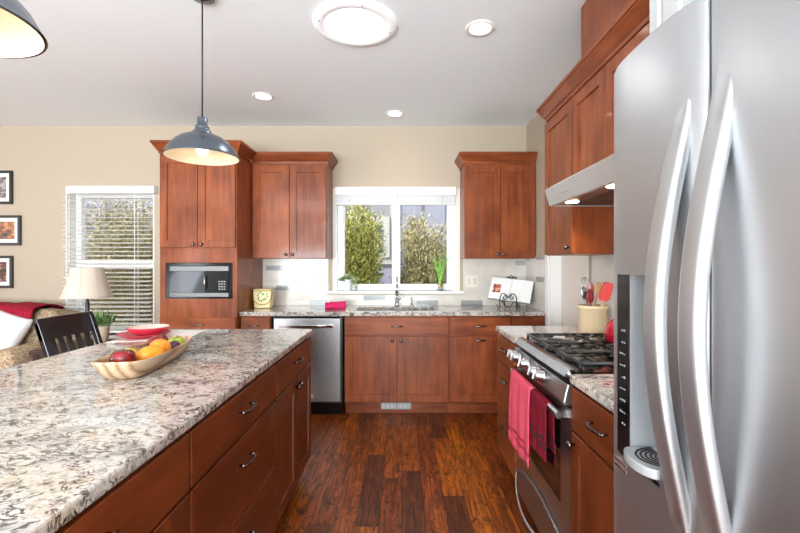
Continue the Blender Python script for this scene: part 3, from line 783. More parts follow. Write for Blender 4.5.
# ------------------------------------------------------------------ gas range
def gas_range():
    t = thing('gas_range', 'stainless slide-in gas range with black grates', 'stove', (.65, 2.02, 0))
    y0, y1 = 1.64, 2.405
    link('body', MB().box(.665, XR-.012, y0, y1, .06, .893), DGREY, t)
    link('kick_plate', MB().box(.70, .72, y0+.01, y1-.01, 0.001, .06), BLACKM, t)
    # cooktop
    b = MB(); b.prism([(.648, .894), (.641, .903), (.644, .914), (.66, .920), (.675, .916), (XR-.02, .916), (XR-.02, .894)], 'y', y0, y1)
    link('cooktop', b, BLACK, t)
    b = MB(); b.prism([(.6405, .8945), (.624, .894), (.6235, .897), (.648, .9215), (.676, .9245), (.676, .921), (.650, .9175), (.6415, .904)], 'y', y0+.015, y1-.015)
    link('front_lip', b, mat('satin_lip', (200, 202, 206), .22, 1), t)
    # control panel
    b = MB(); b.prism([(.664, .784), (.622, .787), (.616, .80), (.632, .868), (.664, .874)], 'y', y0, y1)
    link('control_panel', b, SS, t, bevel=.004)
    for y in (2.345, 2.275, 2.13, 1.965, 1.895):
        ax = Vector((-.977, 0, .213)); up = Vector((0, 1, 0)); o_ = Vector((.6245, y, .835)); sx = ax.cross(up)
        fn = lambda p, o_=o_, ax=ax, up=up, sx=sx: o_+ax*p.z+up*p.x+sx*p.y
        b = MB(fn); b.lathe([(.030, .001), (.030, .007), (.025, .010), (.0235, .038), (.020, .042), (.0001, .042)], seg=20)
        k_ = link('knob', b, SSH, t)
        b = MB(fn); b.box(-.005, .005, -.022, .022, .042, .05); link('grip', b, SSH, k_, bevel=.001)
    # oven door
    b = MB(); zt = .772; zb = .235
    b.box(.645, .664, y0, y1, .70, zt); b.box(.645, .664, y0, y1, zb, .355); b.box(.645, .664, y0, y0+.11, .355, .70); b.box(.645, .664, y1-.11, y1, .355, .70)
    link('oven_door', b, SS, t)
    link('oven_window', MB().box(.647, .662, y0+.111, y1-.111, .356, .699), mat('oven_glass', (16, 14, 13), .05), t)
    b = MB(); b.sweep([(.609, y0+.03, .742), (.607, (y0+y1)/2, .742), (.609, y1-.03, .742)], [(-.014, -.007), (-.008, -.011), (.008, -.011), (.014, -.007), (.014, .007), (.008, .011), (-.008, .011), (-.014, .007)], up=(1, 0, 0))
    for y in (y0+.05, y1-.05): b.box(.611, .645, y-.014, y+.014, .73, .756)
    link('oven_handle', b, SSH, t)
    # storage drawer with arched ridge and bowed pull
    link('storage_drawer', MB().box(.648, .664, y0+.002, y1-.002, .062, .228), SS, t, bevel=.003)
    yc = (y0+y1)/2; hw = (y1-y0)/2-.012
    pts = []; pts2 = []
    for i in range(25):
        s = i/12-1; q = 1-s*s
        pts.append((.642-.006*q, yc+s*hw, .185+.075*q)); pts2.append((.640-.065*q, yc+s*hw, .182-.055*q))
    b = MB(); b.sweep(pts, [(-.006, -.008), (.006, -.008), (.008, .008), (-.006, .008)], up=(0, 0, 1)); link('arched_ridge', b, SSH, t)
    b = MB(); b.sweep(pts2, [(-.006, -.012), (.004, -.013), (.007, 0), (.004, .013), (-.006, .012)], up=(0, 0, 1)); link('drawer_handle', b, CHROME, t)
    # burners and grates
    for cx, cy in ((.80, 1.80), (.80, 2.25), (1.09, 1.80), (1.09, 2.25), (.945, 2.022)):
        bb = link('burner', MB().lathe([(.05, .917), (.048, .926), (.036, .929), (.036, .936), (.03, .939), (.0001, .939)], (cx, cy, 0), 22), IRON, t)
    th = .006
    for g0, g1 in ((y0+.02, y0+.262), (y0+.266, y1-.266), (y1-.262, y1-.02)):
        b = MB(); x0, x1 = .695, 1.225; zt_ = .948
        def bar(p, q, r=th): b.tube([p, q], r, 6)
        c0, c1 = g0+.012, g1-.012
        for y in (c0, c1): bar((x0, y, zt_-.006), (x1, y, zt_-.006), .008)
        for x in (x0, (x0+x1)/2, x1): bar((x, c0, zt_-.006), (x, c1, zt_-.006), .008)
        ym = (c0+c1)/2
        for x in (x0+.06, x0+.205, x0+.325, x0+.47): bar((x, c0, zt_), (x, ym-.03 if x else 0, zt_)); bar((x, ym+.03, zt_), (x, c1, zt_))
        for xa, xb in ((x0, x0+.10), (x0+.165, (x0+x1)/2), ((x0+x1)/2, x0+.365), (x1-.10, x1)): bar((xa, ym, zt_), (xb, ym, zt_))
        for x in (x0, (x0+x1)/2, x1):
            for y in (c0, c1): b.tube([(x, y, zt_-.008), (x, y, .917)], .007, 6)
        link('grate', b, IRON, t)
gas_range()

def towel(label, y0, y1, zf, zb, m, seed, name='dish_towel', amp=.006, stripes=None):
    xh, zh = .609, .742; R = .0165; b = MB()
    L1 = zh-zf; L2 = zh-zb; tot = L1+PI*R+L2
    def fn(u, v):
        y = y0+(y1-y0)*u; s = v*tot
        k = amp*math.sin(u*9+seed)*1.0+amp*.6*noise.noise(Vector((u*5, v*2, seed)))
        if s < L1: x, z = xh-R-abs(k)*min(1, (L1-s)/.12+.0)*1.2, zf+s
        elif s < L1+PI*R:
            a = (s-L1)/R; x, z = xh-R*math.cos(a), zh+R*math.sin(a)
        else:
            x, z = xh+R, zh-(s-L1-PI*R)
        tap = 1-.08*max(0, 1-abs(v-.5)*3)
        return (x, (y0+y1)/2+(y-(y0+y1)/2)*tap+.006*math.sin(v*5+seed), z-(0.02*u if s < L1*.5 else 0))
    b.grid(fn, 26, 40)
    mats = [m]
    if stripes:
        mats.append(stripes)
        b.bm.faces.ensure_lookup_table()
        for i, f in enumerate(b.bm.faces):
            c = f.calc_center_median()
            if (zf+.045 < c.z < zf+.058 or zf+.075 < c.z < zf+.086): f.material_index = 1
    return tag(link(name, b, mats, solid=.004), label, 'towel')
towel('rose pink terry towel hanging on the oven handle', 1.985, 2.36, .385, .50, TOWEL, 1.3, stripes=mat('towel_stripe', (160, 24, 52), .9))
towel('dark crimson striped towel hanging on the oven handle', 1.76, 1.98, .52, .55, TOWEL2, 4.1, stripes=mat('towel_black_stripe', (20, 8, 12), .9))

# ------------------------------------------------------------------ refrigerator
def fridge():
    t = thing('refrigerator', 'large stainless side-by-side refrigerator with ice dispenser', 'refrigerator', (.53, .63, 0))
    X0 = .508; zb, zt = .06, 1.80; ya, yg, yc = .17, .745, 1.08
    link('case', MB().box(.605, 1.25, ya, yc, .02, 1.79), GREYP, t)
    link('base_grille', MB().box(.60, .604, ya+.01, yc-.01, .001, .055), DGREY, t)
    def doorgrid(y0, y1, holes):
        b = MB(); n = 22
        def xf(y):
            s = (y-y0)/(y1-y0)*2-1; return X0+.018*abs(s)**4+.006*s*s
        ys = sorted(set([y0+(y1-y0)*i/n for i in range(n+1)]+[h for hh in holes for h in hh[:2]]))
        zs = sorted(set([zb, zt]+[h for hh in holes for h in hh[2:]]))
        V = {}
        def gv(i, j):
            if (i, j) not in V: V[(i, j)] = b.v((xf(ys[i]), ys[i], zs[j]))
            return V[(i, j)]
        for i in range(len(ys)-1):
            for j in range(len(zs)-1):
                cy, cz = (ys[i]+ys[i+1])/2, (zs[j]+zs[j+1])/2
                if any(h[0] < cy < h[1] and h[2] < cz < h[3] for h in holes): continue
                b.f([gv(i, j), gv(i+1, j), gv(i+1, j+1), gv(i, j+1)], True)
        # rim
        B = {}
        xb = .60
        def ring(pts):
            q = [b.v((xb, p.co.y, p.co.z)) for p in pts]; m_ = len(pts)
            for i in range(m_): b.f([pts[i], pts[(i+1) % m_], q[(i+1) % m_], q[i]])
            return q
        nz = len(zs)-1; ny = len(ys)-1
        loop = [gv(i, 0) for i in range(ny+1)]+[gv(ny, j) for j in range(1, nz+1)]+[gv(i, nz) for i in range(ny-1, -1, -1)]+[gv(0, j) for j in range(nz-1, 0, -1)]
        q = ring(loop); 
        if not holes: b.f(q)
        return b
    hole = (.85, 1.028, .885, 1.303)
    fd = link('freezer_door', doorgrid(yg+.004, yc, [hole]), SSF, t, bevel=.004)
    rd = link('fridge_door', doorgrid(ya, yg-.004, []), SSF, t, bevel=.004)
    link('hinge_cover', MB().box(.56, .66, yc-.09, yc-.01, 1.801, 1.82), GREYP, t, bevel=.004)
    # dispenser
    hy0, hy1, hz0, hz1 = hole
    link('control_panel', MB().box(.514, .60, .974, hy1-.001, hz0+.001, hz1-.001), BLACK, fd, bevel=.002)
    b = MB()
    g = [(0, .10), (.02, .08), (.05, .12), (.085, .13), (.11, .09), (.14, .12), (.175, .1)]
    random.seed(4)
    for i in range(9):
        z = .955+i*.027
        for k in range(random.choice((2, 3))):
            y = .990+k*.009; b.box(.5130, .5139, y, y+.005, z, z+random.uniform(.002, .005))
    link('icons', b, mat('icon_white', (150, 155, 160), .4), fd)
    b = MB(); xr = .64
    b.box(xr, xr+.004, hy0, .97, hz0, hz1)                                   # back
    b.box(.516, xr, .97, .9735, hz0, hz1); b.box(.52, xr, hy0-.003, hy0, hz0, hz1)
    b.box(.52, xr, hy0, .97, hz1, hz1+.003); b.box(.52, xr, hy0, .97, hz0-.003, hz0)
    link('dispenser_recess', b, mat('dispenser_grey', (158, 160, 162), .3, .3), fd)
    b = MB(); n = 12
    b.prism([(.545, 1.255), (.545, hz1-.001), (.635, hz1-.001), (.635, 1.17), (.60, 1.20)], 'y', .865, .945); link('ice_chute', b, GREYP, fd, bevel=.006)
    link('paddle', MB().box(.622, .628, .885, .935, 1.08, 1.17), DGREY, fd, bevel=.003)
    # drip tray, half-round projecting lip
    pts = [(.639, hy0+.002), (.52, hy0+.002)]
    for i in range(15):
        a = PI*i/14; pts.append((.512-.03*math.sin(a), hy0+.002+(hy1-.06-hy0)*(1-math.cos(a))/2))
    pts.append((.639, .968))
    b = MB(); b.prism(pts, 'z', hz0+.012, hz0+.032); link('drip_tray', b, mat('tray_grey', (176, 178, 180), .3, .4), fd, bevel=.003)
    b = MB()
    for i in range(5):
        r = .018+.010*i; P = []
        for k in range(9):
            a = PI*(k/8)
            P.append((.555-r*math.sin(a)*.95, .91-r*math.cos(a)*.85, hz0+.0325))
        b.sweep(P, [(-.002, -.001), (.002, -.001), (.002, .001), (-.002, .001)])
    link('tray_slots', b, BLACKM, fd)
    b = MB()
    for z in (.863, .850): b.box(.508, .514, .975, 1.026, z, z+.006)
    link('accent_bars', b, CHROME, fd)
    for yy, dr in ((.80, fd), (.697, rd)):
        b = MB(); pts = []
        for i in range(33):
            s = i/16-1; q = .5*(1-s*s)+.25*(1+math.cos(PI*s))
            pts.append((.545-.075*q, yy, 1.215+s*.5))
        w_, d_ = .024, .012
        sec = [(w_*math.copysign(abs(math.cos(a))**.45, math.cos(a)), d_*math.copysign(abs(math.sin(a))**.45, math.sin(a))) for a in [2*PI*i/16 for i in range(16)]]
        b.sweep(pts, sec, up=(1, 0, 0)); link('handle', b, SSB, dr)
fridge()

# ------------------------------------------------------------------ ceiling fixtures
def pendant(loc, label):
    t = thing('pendant_lamp', label, 'pendant lamp', loc)   # origin at rim centre height
    H = ZC-loc[2]
    steelb = mat('gunmetal', (112, 120, 130), .25, .95)
    link('canopy', MB().lathe([(.06, H-.001), (.06, H-.018), (.012, H-.03), (.0001, H-.03)]), steelb, t, world=False)
    link('cord', MB().tube([(0, 0, .20), (0, 0, H-.028)], .004, 8, up=(0, 1, 0)), BLACKM, t, world=False)
    b = MB(); b.lathe([(.0001, .205), (.024, .205), (.026, .20), (.026, .165), (.034, .16), (.036, .15), (.034, .142), (.045, .135), (.048, .125), (.05, .118)], cap=False, seg=32)
    link('socket_cap', b, steelb, t, world=False)
    prof = [(.05, .118), (.075, .112), (.105, .098), (.135, .075), (.16, .045), (.178, .012), (.184, 0), (.187, -.002)]
    link('shade', MB().lathe(prof, cap=False, seg=48), steelb, t, world=False, solid=.002)
    prof2 = [(r-.0035, h-.0035) for r, h in prof[:-1]]
    link('shade_lining', MB().lathe([(.0001, .113)]+prof2, cap=False, seg=48), mat('cream_enamel', (190, 174, 150), .35), t, world=False)
    em = mat('bulb_glow', (255, 240, 210), .3, emis=(255, 238, 208), estr=5)
    b = MB(); b.ball((0, 0, .035), .03, 16, 10); b.lathe([(.014, .055), (.014, .11)], seg=14); link('bulb', b, em, t, world=False)
    l = bpy.data.lights.new('bulb_light', 'POINT'); l.energy = .9; l.color = (1, .9, .76); l.shadow_soft_size = .035
    lo = bpy.data.objects.new('bulb_light', l); C.objects.link(lo); lo.parent = t; lo.location = (0, 0, -.005)
pendant((-1.045, 2.25, 1.89), 'gunmetal dome pendant lamp hanging before the tall cabinet')
pendant((-1.045, .975, 1.885), 'gunmetal dome pendant lamp cut by the upper left corner')
EMW = mat('downlight_glow', (255, 248, 235), .3, emis=(255, 244, 226), estr=7)
def downlight(x, y, label, e=4):
    t = thing('recessed_light', label, 'ceiling light', (x, y, ZC), group='recessed ceiling lights')
    link('trim_ring', MB().lathe([(.088, -.001), (.086, -.007), (.066, -.009), (.062, -.001)], cap=False, seg=36), WHITE, t, world=False)
    link('lens', MB().lathe([(.0001, -.003), (.062, -.003)], cap=False, seg=30), EMW, t, world=False)
    l = bpy.data.lights.new('lens_light', 'SPOT'); l.energy = e; l.spot_size = 2.3; l.spot_blend = .8; l.color = (1, .9, .76); l.shadow_soft_size = .06
    lo = bpy.data.objects.new('lens_light', l); C.objects.link(lo); lo.parent = t; lo.location = (0, 0, -.015)
downlight(.467, 2.57, 'round recessed ceiling light nearest the range wall')
downlight(-1.165, 3.61, 'round recessed ceiling light above the tall cabinet side')
downlight(-.066, 4.02, 'round recessed ceiling light straight above the sink window')
t = thing('skylight_tube', 'large round tubular skylight glowing white in the ceiling', 'skylight', (-.274, 2.52, ZC))
link('trim_ring', MB().lathe([(.245, -.001), (.243, -.012), (.22, -.02), (.18, -.022), (.172, -.006)], cap=False, seg=48), mat('glow_ring', (244, 246, 248), .4, emis=(250, 252, 255), estr=.15), t, world=False)  # faint emission on the ring imitates skylight glowing through the plastic
link('diffuser', MB().lathe([(.0001, -.03), (.09, -.028), (.15, -.02), (.171, -.008)], cap=False, seg=48), mat('diffuser_glow', (255, 255, 255), .4, emis=(250, 252, 255), estr=9), t, world=False)
b = MB()
for a in (.3, 1.87, 3.44, 5.0): b.ball((.21*math.cos(a), .21*math.sin(a), -.022), .005, 8, 6)
link('screws', b, GREYP, t, world=False)

# ------------------------------------------------------------------ wall outlets
def outlet(x0, x1, z0, z1, label):
    Y = YB-.0095
    t = thing('wall_outlet', label, 'outlet', ((x0+x1)/2, Y, z0))
    link('plate', MB().box(x0, x1, Y-.005, Y, z0, z1), mat('cream_plate', (228, 218, 204), .35), t, bevel=.002)
    b = MB(); c = (x1-x0)/2; zm = (z0+z1)/2
    for k in (.25, .75):
        xm = x0+(x1-x0)*k; b.box(xm-.016, xm+.016, Y-.0065, Y-.0051, zm-.034, zm+.034)
    link('socket_face', b, mat('cream_socket', (214, 204, 190), .35), t)
    b = MB()
    for zz in (zm-.018, zm+.018):
        xm = x0+(x1-x0)*.75
        for dx in (-.006, .004): b.box(xm+dx, xm+dx+.002, Y-.007, Y-.0066, zz-.004, zz+.006)
    link('slots', b, DGREY, t)
outlet(-.928, -.81, 1.095, 1.215, 'double outlet plate on the tile left of the sink window')
outlet(.655, .77, 1.10, 1.22, 'double outlet plate on the tile right of the sink window')

# ------------------------------------------------------------------ counter items, back
def canister():
    t = thing('canister', 'square cream canister with green leaf motif and wire handle', 'canister', (-1.325, 4.12, .9145), .06)
    cream = mat('cream_glaze', (226, 206, 150), .3)
    b = MB(); b.prism([(-.075, .0), (.075, .0), (.088, .165), (-.088, .165)], 'y', -.06, .06); link('body', b, cream, t, world=False, bevel=.012, bseg=3)
    link('lid', MB().box(-.085, .085, -.06, .06, .166, .182), cream, t, world=False, bevel=.008)
    random.seed(2); b = MB()
    for i in range(14):
        a = i*2*PI/14; r = random.uniform(.012, .04); p = Vector((math.cos(a)*r, -.0612, .11+math.sin(a)*r)); d = Vector((math.cos(a+.3), 0, math.sin(a+.3)))
        sd = Vector((-d.z, 0, d.x))*.008
        b.f([b.v(p), b.v(p+d*.011+sd), b.v(p+d*.026), b.v(p+d*.011-sd)])
    link('leaf_motif', b, mat('leaf_green_paint', (60, 130, 66), .4), t, world=False, recalc=False)
    pts = [(-.092, 0, .15)]
    for i in range(13):
        a = PI*i/12; pts.append((-.095*math.cos(a), -.068, .135-.10*math.sin(a)))
    pts.append((.092, 0, .15))
    link('wire_handle', MB().tube(pts, .003, 6, up=(0, 1, 0)), mat('brass_wire', (150, 110, 50), .3, 1), t, world=False)
canister()
# folded magenta cloth
t = thing('folded_cloth', 'folded magenta dishcloth lying left of the sink', 'cloth', (-.62, 4.0, .9145), .15)
b = MB()
def roll(u, v):
    a = 2*PI*v; x = -.095+.19*u; r = 1+.08*noise.noise(Vector((u*4, math.cos(a)*2, math.sin(a)*2)))
    return (x, .045*math.cos(a)*r, .032+.030*math.sin(a)*r*(1+.25*u))
b.grid(roll, 16, 20)
for e in (0, 1):
    pass
link('rolled_cloth', b, MAG, t, world=False, solid=.006)
b = MB(); b.grid(lambda u, v: (-.088+.176*u, (.038*math.cos(2*PI*v*.9))*.62, .032+.02*math.sin(2*PI*v*.9)), 6, 16)
link('inner_fold', b, MAG, t, world=False, solid=.008)

# cookbook on iron stand
def cookbook():
    t = thing('cookbook_stand', 'black wrought-iron scrolled stand in the back right corner', 'book stand', (1.03, 4.12, .9145), -.42); t.scale = (1.2,)*3
    b = MB()
    def scroll(cx, cz, r0, turns, a0, sgn, y, r=.0035):
        P = []
        for i in range(22):
            k = i/21; a = a0+sgn*k*turns*2*PI; rr = r0*(1-.75*k); P.append((cx+rr*math.cos(a), y, cz+rr*math.sin(a)))
        b.tube(P, r, 6, up=(0, 1, 0))
    fy = -.062
    P = []
    for s in (-1, 1):
        # front heart scrolls
        pts = [(s*.062, fy, .008), (s*.066, fy, .04), (s*.064, fy, .085), (s*.05, fy, .115), (s*.028, fy, .118), (s*.008, fy, .10), (0, fy, .08)]
        b.tube(pts, .0036, 6, up=(0, 1, 0)); scroll(s*.03, .085, .02, 1.1, PI/2, s, fy)
        b.tube([(s*.045, fy, .06), (s*.03, fy-.01, .03), (s*.012, fy-.012, .008), (s*.0, fy-.012, .02)], .0036, 6, up=(0, 1, 0))
        b.tube([(s*.062, fy, .008), (s*.075, fy, .0042), (s*.088, fy, .02), (s*.08, fy, .034)], .0036, 6, up=(0, 1, 0))
        b.tube([(s*.05, fy, .05), (s*.05, -.01, .045), (s*.05, .055, .05)], .0036, 6)
        b.tube([(s*.05, .055, .05), (s*.05, .075, .004)], .0036, 6, up=(0, 1, 0))
        b.tube([(s*.05, .03, .045), (s*.035, .068, .17), (0, .088, .225)], .0036, 6, up=(0, 1, 0))
        scroll(s*.03, .232, .016, 1.2, 0 if s < 0 else PI, -s, .09)
    b.tube([(0, .088, .225), (.012, .089, .245), (0, .09, .258), (-.012, .089, .245), (0, .088, .225)], .004, 6, up=(0, 1, 0))
    link('scrollwork', b, BLACKM, t, world=False)
    k = thing('cookbook', 'open white cookbook with a food photo leaning on the iron stand', 'book', (1.03, 4.12, .9145), -.42); k.scale = (1.2,)*3
    M_ = Matrix.Translation((0, -.038, .063)) @ Matrix.Rotation(math.radians(-26), 4, 'X') @ Matrix.Rotation(math.radians(6), 4, 'Y')
    fn = lambda p: M_ @ p
    page = mat('book_page', (240, 240, 238), .6)
    b = MB(fn); 
    b.prism([(-.168, .004), (-.09, -.004), (-.01, .001), (-.002, .012), (.006, .001), (.085, -.004), (.163, .004), (.163, .018), (-.168, .018)], 'z', 0, .185)
    link('pages', b, page, k, world=False)
    b = MB(fn); b.box(-.172, .167, .0185, .022, -.003, .188); link('cover', b, mat('dark_cover', (60, 56, 60), .5), k, world=False)
    b = MB(fn); b.prism([(-.145, .000), (-.145, .0015), (-.08, -.0045), (-.08, -.006)], 'z', .055, .125); 
    m = mat('food_photo', (160, 60, 40), .4); q = N(m); q.l(q.ramp(q.noise(q.pos(), 38, 3), [(.34, (40, 26, 22)), (.48, (178, 60, 44)), (.58, (226, 170, 140)), (.7, (240, 226, 214))]), q.b.inputs['Base Color'])
    link('photo', b, m, k, world=False)
cookbook()

# ------------------------------------------------------------------ window sill plants
def sill_plant():
    t = thing('potted_ivy', 'small leafy plant in white pot on the left of the sink sill', 'plant', (-.545, YB-.032, 1.0625))
    link('pot', MB().lathe([(.0001, 0), (.028, 0), (.030, .01), (.040, .10), (.042, .115), (.037, .115), (.034, .1), (.0001, .098)], seg=24), mat('white_glaze', (228, 230, 230), .3), t, world=False)
    random.seed(12); b = MB()
    for i in range(260):
        a = random.uniform(0, 2*PI); r = random.uniform(0, .085); z = .10+.07*random.random()*(1-r/.12)
        p = Vector((r*math.cos(a), r*math.sin(a)*.35, z)); leaf(b, p, Vector((math.cos(a), math.sin(a)*.4, random.uniform(-.5, .8))), .028, .009)
    for i in range(50):
        p = Vector((.055+.03*random.random(), random.uniform(-.015, .01), .115-.10*random.random())); leaf(b, p, Vector((.3, 0, -.8)), .024, .008)
    link('foliage', b, leafmat('variegated_leaves', [(70, 96, 56), (150, 164, 112), (214, 220, 184)]), t, world=False, recalc=False)
    t = thing('bulb_plant', 'upright green bulb plant in clear glass bowl on the window sill', 'plant', (.388, YB-.034, 1.0625))
    link('glass_bowl', MB().lathe([(.0001, 0), (.026, 0), (.036, .015), (.037, .04), (.028, .062), (.030, .068), (.028, .068), (.026, .062), (.034, .04), (.033, .017), (.024, .004), (.0001, .004)], seg=24), CGLASS, t, world=False)
    b = MB(); b.ball((0, 0, .05), .02, 14, 10, (1, 1, 1.25)); link('bulb', b, mat('bulb_skin', (206, 160, 84), .6), t, world=False)
    b = MB(); random.seed(3)
    for i in range(20):
        a = random.uniform(0, 2*PI); L = random.uniform(.19, .335); sp = random.uniform(.01, .10)
        dx, dy = math.cos(a)*sp, -abs(math.sin(a))*sp*.35; pts = []
        r0 = .007
        for k in range(8):
            q = k/7; pts.append((math.cos(a)*.008+dx*q**1.7, math.sin(a)*.004+dy*q**1.7, .06+L*q))
        b.sweep(pts, [(-r0, -.001), (r0, -.001), (r0, .001), (-r0, .001)], up=(0, 1, 0), scale=lambda q: max(.12, 1-q**2))
    link('leaves', b, leafmat('fresh_green', [(84, 140, 44), (126, 184, 70), (178, 214, 120)]), t, world=False)
sill_plant()

# ------------------------------------------------------------------ crock, utensils, kettle
t = thing('utensil_crock', 'cream stoneware crock beyond the range full of utensils', 'crock', (1.152, 2.60, .9145))
link('body', MB().lathe([(.0001, 0), (.078, 0), (.082, .006), (.082, .145), (.088, .15), (.088, .168), (.078, .168), (.076, .15), (.076, .01), (.0001, .01)], seg=40), mat('stoneware', (214, 194, 160), .35), t, world=False)
def utensil(name, label, cat, a, tilt, L, head, hm, sm=None, base=(0, 0)):
    d = Vector((math.cos(a)*math.sin(tilt), math.sin(a)*math.sin(tilt), math.cos(tilt)))
    t = thing(name, label, cat, (1.152+base[0]-d.x*.0, 2.60+base[1], .9145+.013))
    Rm = d.to_track_quat('Z', 'X').to_matrix().to_4x4() @ Matrix.Rotation(-d.to_track_quat('Z', 'X').to_euler().z, 4, 'Z')
    fn = lambda p: Rm @ p
    b = MB(fn); b.tube([(0, 0, 0), (0, 0, L-.07)], .005, 8, up=(0, 1, 0)); link('handle', b, sm or hm, t, world=False)
    b = MB(fn)
    if head == 'spatula': b.prism([(-.022, L-.08), (.022, L-.08), (.034, L-.06), (.036, L+.02), (.026, L+.035), (-.026, L+.03), (-.034, L-.06)], 'y', -.003, .003)
    elif head == 'spoon': b.ball((0, 0, L-.04), .03, 16, 10, (.8, .25, 1.3))
    elif head == 'whisk':
        for k in range(5):
            an = PI*k/5; P = [(math.cos(an)*.026*math.sin(PI*j/12), math.sin(an)*.026*math.sin(PI*j/12), L-.075+.10*(1-math.cos(PI*j/12))/2) for j in range(13)]
            P2 = [(-x, -y, z) for x, y, z in P]
            b.tube(P+P2[::-1], .0013, 4, up=(math.sin(an), -math.cos(an), 0))
    link('head', b, hm, t, world=False)
REDP = mat('coral_silicone', (222, 78, 78), .4)
WOODU = mat('beech', (206, 160, 110), .5)
utensil('spatula', 'coral red spatula standing in the crock', 'spatula', -.4, .26, .27, 'spatula', REDP, WOODU, (-.005, -.03))
utensil('wooden_spoon', 'light wooden spoon in the utensil crock', 'spoon', .3, .20, .30, 'spoon', WOODU, None, (.0, .02))
utensil('serving_spoon', 'steel serving spoon leaning left in the crock', 'spoon', 2.9, .20, .27, 'spoon', SSH, None, (-.0, .0))
utensil('whisk', 'wire whisk standing in the crock', 'whisk', 2.2, .12, .30, 'whisk', SSH, None, (-.01, .01))
utensil('slotted_turner', 'dark red turner behind the coral spatula in the crock', 'spatula', 2.7, .10, .25, 'spoon', mat('dark_red', (130, 24, 30), .4), None, (-.005, -.03))
utensil('pink_scraper', 'dusty pink scraper standing upright in the crock', 'scraper', .8, .05, .29, 'spoon', mat('dusty_pink', (190, 120, 120), .5), None, (.0, .035))
def kettle():
    t = thing('kettle', 'glossy red kettle on the far right burner of the range', 'kettle', (1.088, 2.06, .9545))
    red = mat('red_enamel', (150, 8, 34), .08, 0, .6)
    link('body', MB().lathe([(.0001, 0), (.098, 0), (.108, .01), (.112, .04), (.104, .075), (.08, .105), (.045, .12), (.0001, .122)], seg=40), red, t, world=False)
    link('lid_knob', MB().lathe([(.01, .12), (.008, .13), (.016, .14), (.014, .152), (.0001, .154)], seg=16), BLACK, t, world=False)
    b = MB(); b.tube([(0, -.09, .06), (0, -.125, .085), (0, -.14, .115)], .015, 12, up=(1, 0, 0)); link('spout', b, red, t, world=False)
    P = [(0, -.075, .10)]
    for i in range(1, 12):
        a = PI*i/12; P.append((0, -.08*math.cos(a), .10+.11*math.sin(a)))
    P.append((0, .075, .10)); b = MB(); b.tube(P, .008, 10, up=(1, 0, 0)); link('handle', b, BLACK, t, world=False)
kettle()

# ------------------------------------------------------------------ fruit tray on the island
TR = Vector((-1.037, 1.763, .9145)); TA = .13
def tray():
    t = thing('wooden_tray', 'long carved light wood tray holding fruit on the island', 'tray', TR, TA)
    L, Wd, H = .285, .098, .066
    def sh(k, s):   # k: 0..1 angle, s scale
        a = 2*PI*k; c, s_ = math.cos(a), math.sin(a); e = .42
        return (Wd*s*math.copysign(abs(c)**e, c), L*(1-(1-s)*.55)*math.copysign(abs(s_)**e, s_))
    rows = [(.62, .0), (.74, .012), (.88, .035), (.97, .056), (1.0, H), (.955, H+.001), (.90, .052), (.78, .030), (.62, .017), (.4, .014)]
    b = MB(); n = 56; R = []
    for s, z in rows:
        ring = []
        for i in range(n):
            x, y = sh(i/n, s); lift = .008*(abs(y)/L)**3*(z/H); ring.append(b.v((x, y, z+lift)))
        R.append(ring)
    for a, c in zip(R, R[1:]):
        for i in range(n): b.f([a[i], a[(i+1) % n], c[(i+1) % n], c[i]], True)
    b.f(R[0][::-1]); b.f(R[-1])
    link('tray_body', b, OLIVE, t, world=False)
tray()
def tpos(x, y, z):
    c, s = math.cos(TA), math.sin(TA); return (TR.x+x*c-y*s, TR.y+x*s+y*c, TR.z+z)
def fruit_mat(name, a, b_, c, r=.25):
    m = mat(name, a, r, 0, .2); k = N(m); k.l(k.ramp(k.noise(k.pos((1, 1, .6)), 22, 3), [(.35, a), (.55, b_), (.7, c)]), k.b.inputs['Base Color']); return m
def apple(p, r, m, label, cat='apple', stem=True, name='apple', sc_=(1, 1, .9), rot=(0, 0, 0)):
    t = thing(name, label, cat, p); t.rotation_euler = rot
    prof = []
    for i in range(17):
        a = PI*i/16; rr = r*math.sin(a)**.92; z = -r*math.cos(a)*sc_[2]
        if stem and i > 12: z -= r*.22*((i-12)/4)**2
        prof.append((max(rr, .0001), z))
    link('flesh', MB().lathe(prof, seg=28, sx=sc_[0], sy=sc_[1]), m, t, world=False)
    if stem: link('stem', MB().tube([(0, 0, r*.55), (.002, 0, r*.85), (.006, 0, r*1.05)], .0015, 6, up=(0, 1, 0)), BARK, t, world=False)
RA = fruit_mat('red_apple_skin', (84, 5, 18), (122, 10, 26), (140, 30, 34), .14)
OR = fruit_mat('mango_skin', (232, 136, 20), (240, 156, 34), (236, 128, 26), .42)
LE = fruit_mat('lemon_skin', (214, 190, 60), (224, 200, 70), (200, 190, 60), .4)
GA = fruit_mat('green_apple_skin', (130, 150, 40), (170, 180, 60), (186, 120, 60))
PL = fruit_mat('plum_skin', (58, 22, 44), (84, 34, 60), (120, 80, 100))
apple(tpos(-.02, -.165, .060), .044, RA, 'dark red apple at the near end of the tray')
apple(tpos(-.045, -.075, .052), .034, LE, 'small yellow lemon behind the near red apple', 'lemon', False, 'lemon', (1.15, 1, .95))
apple(tpos(.037, -.078, .056), .04, OR, 'orange-yellow mango nearest the tray edge', 'mango', False, 'mango', (1.0, 1.35, .92), (.1, 0, -.5))
apple(tpos(.028, .036, .060), .042, OR, 'orange-yellow mango behind the other mango', 'mango', False, 'mango', (1.0, 1.35, .95), (0, .1, .6))
apple(tpos(-.03, .165, .060), .044, RA, 'dark red apple toward the far end of the tray')
apple(tpos(.045, .163, .056), .038, GA, 'yellow-green apple beside the far red apple')
apple(tpos(.057, .106, .056), .026, PL, 'small purple plum between mango and green apple', 'plum', False, 'plum')

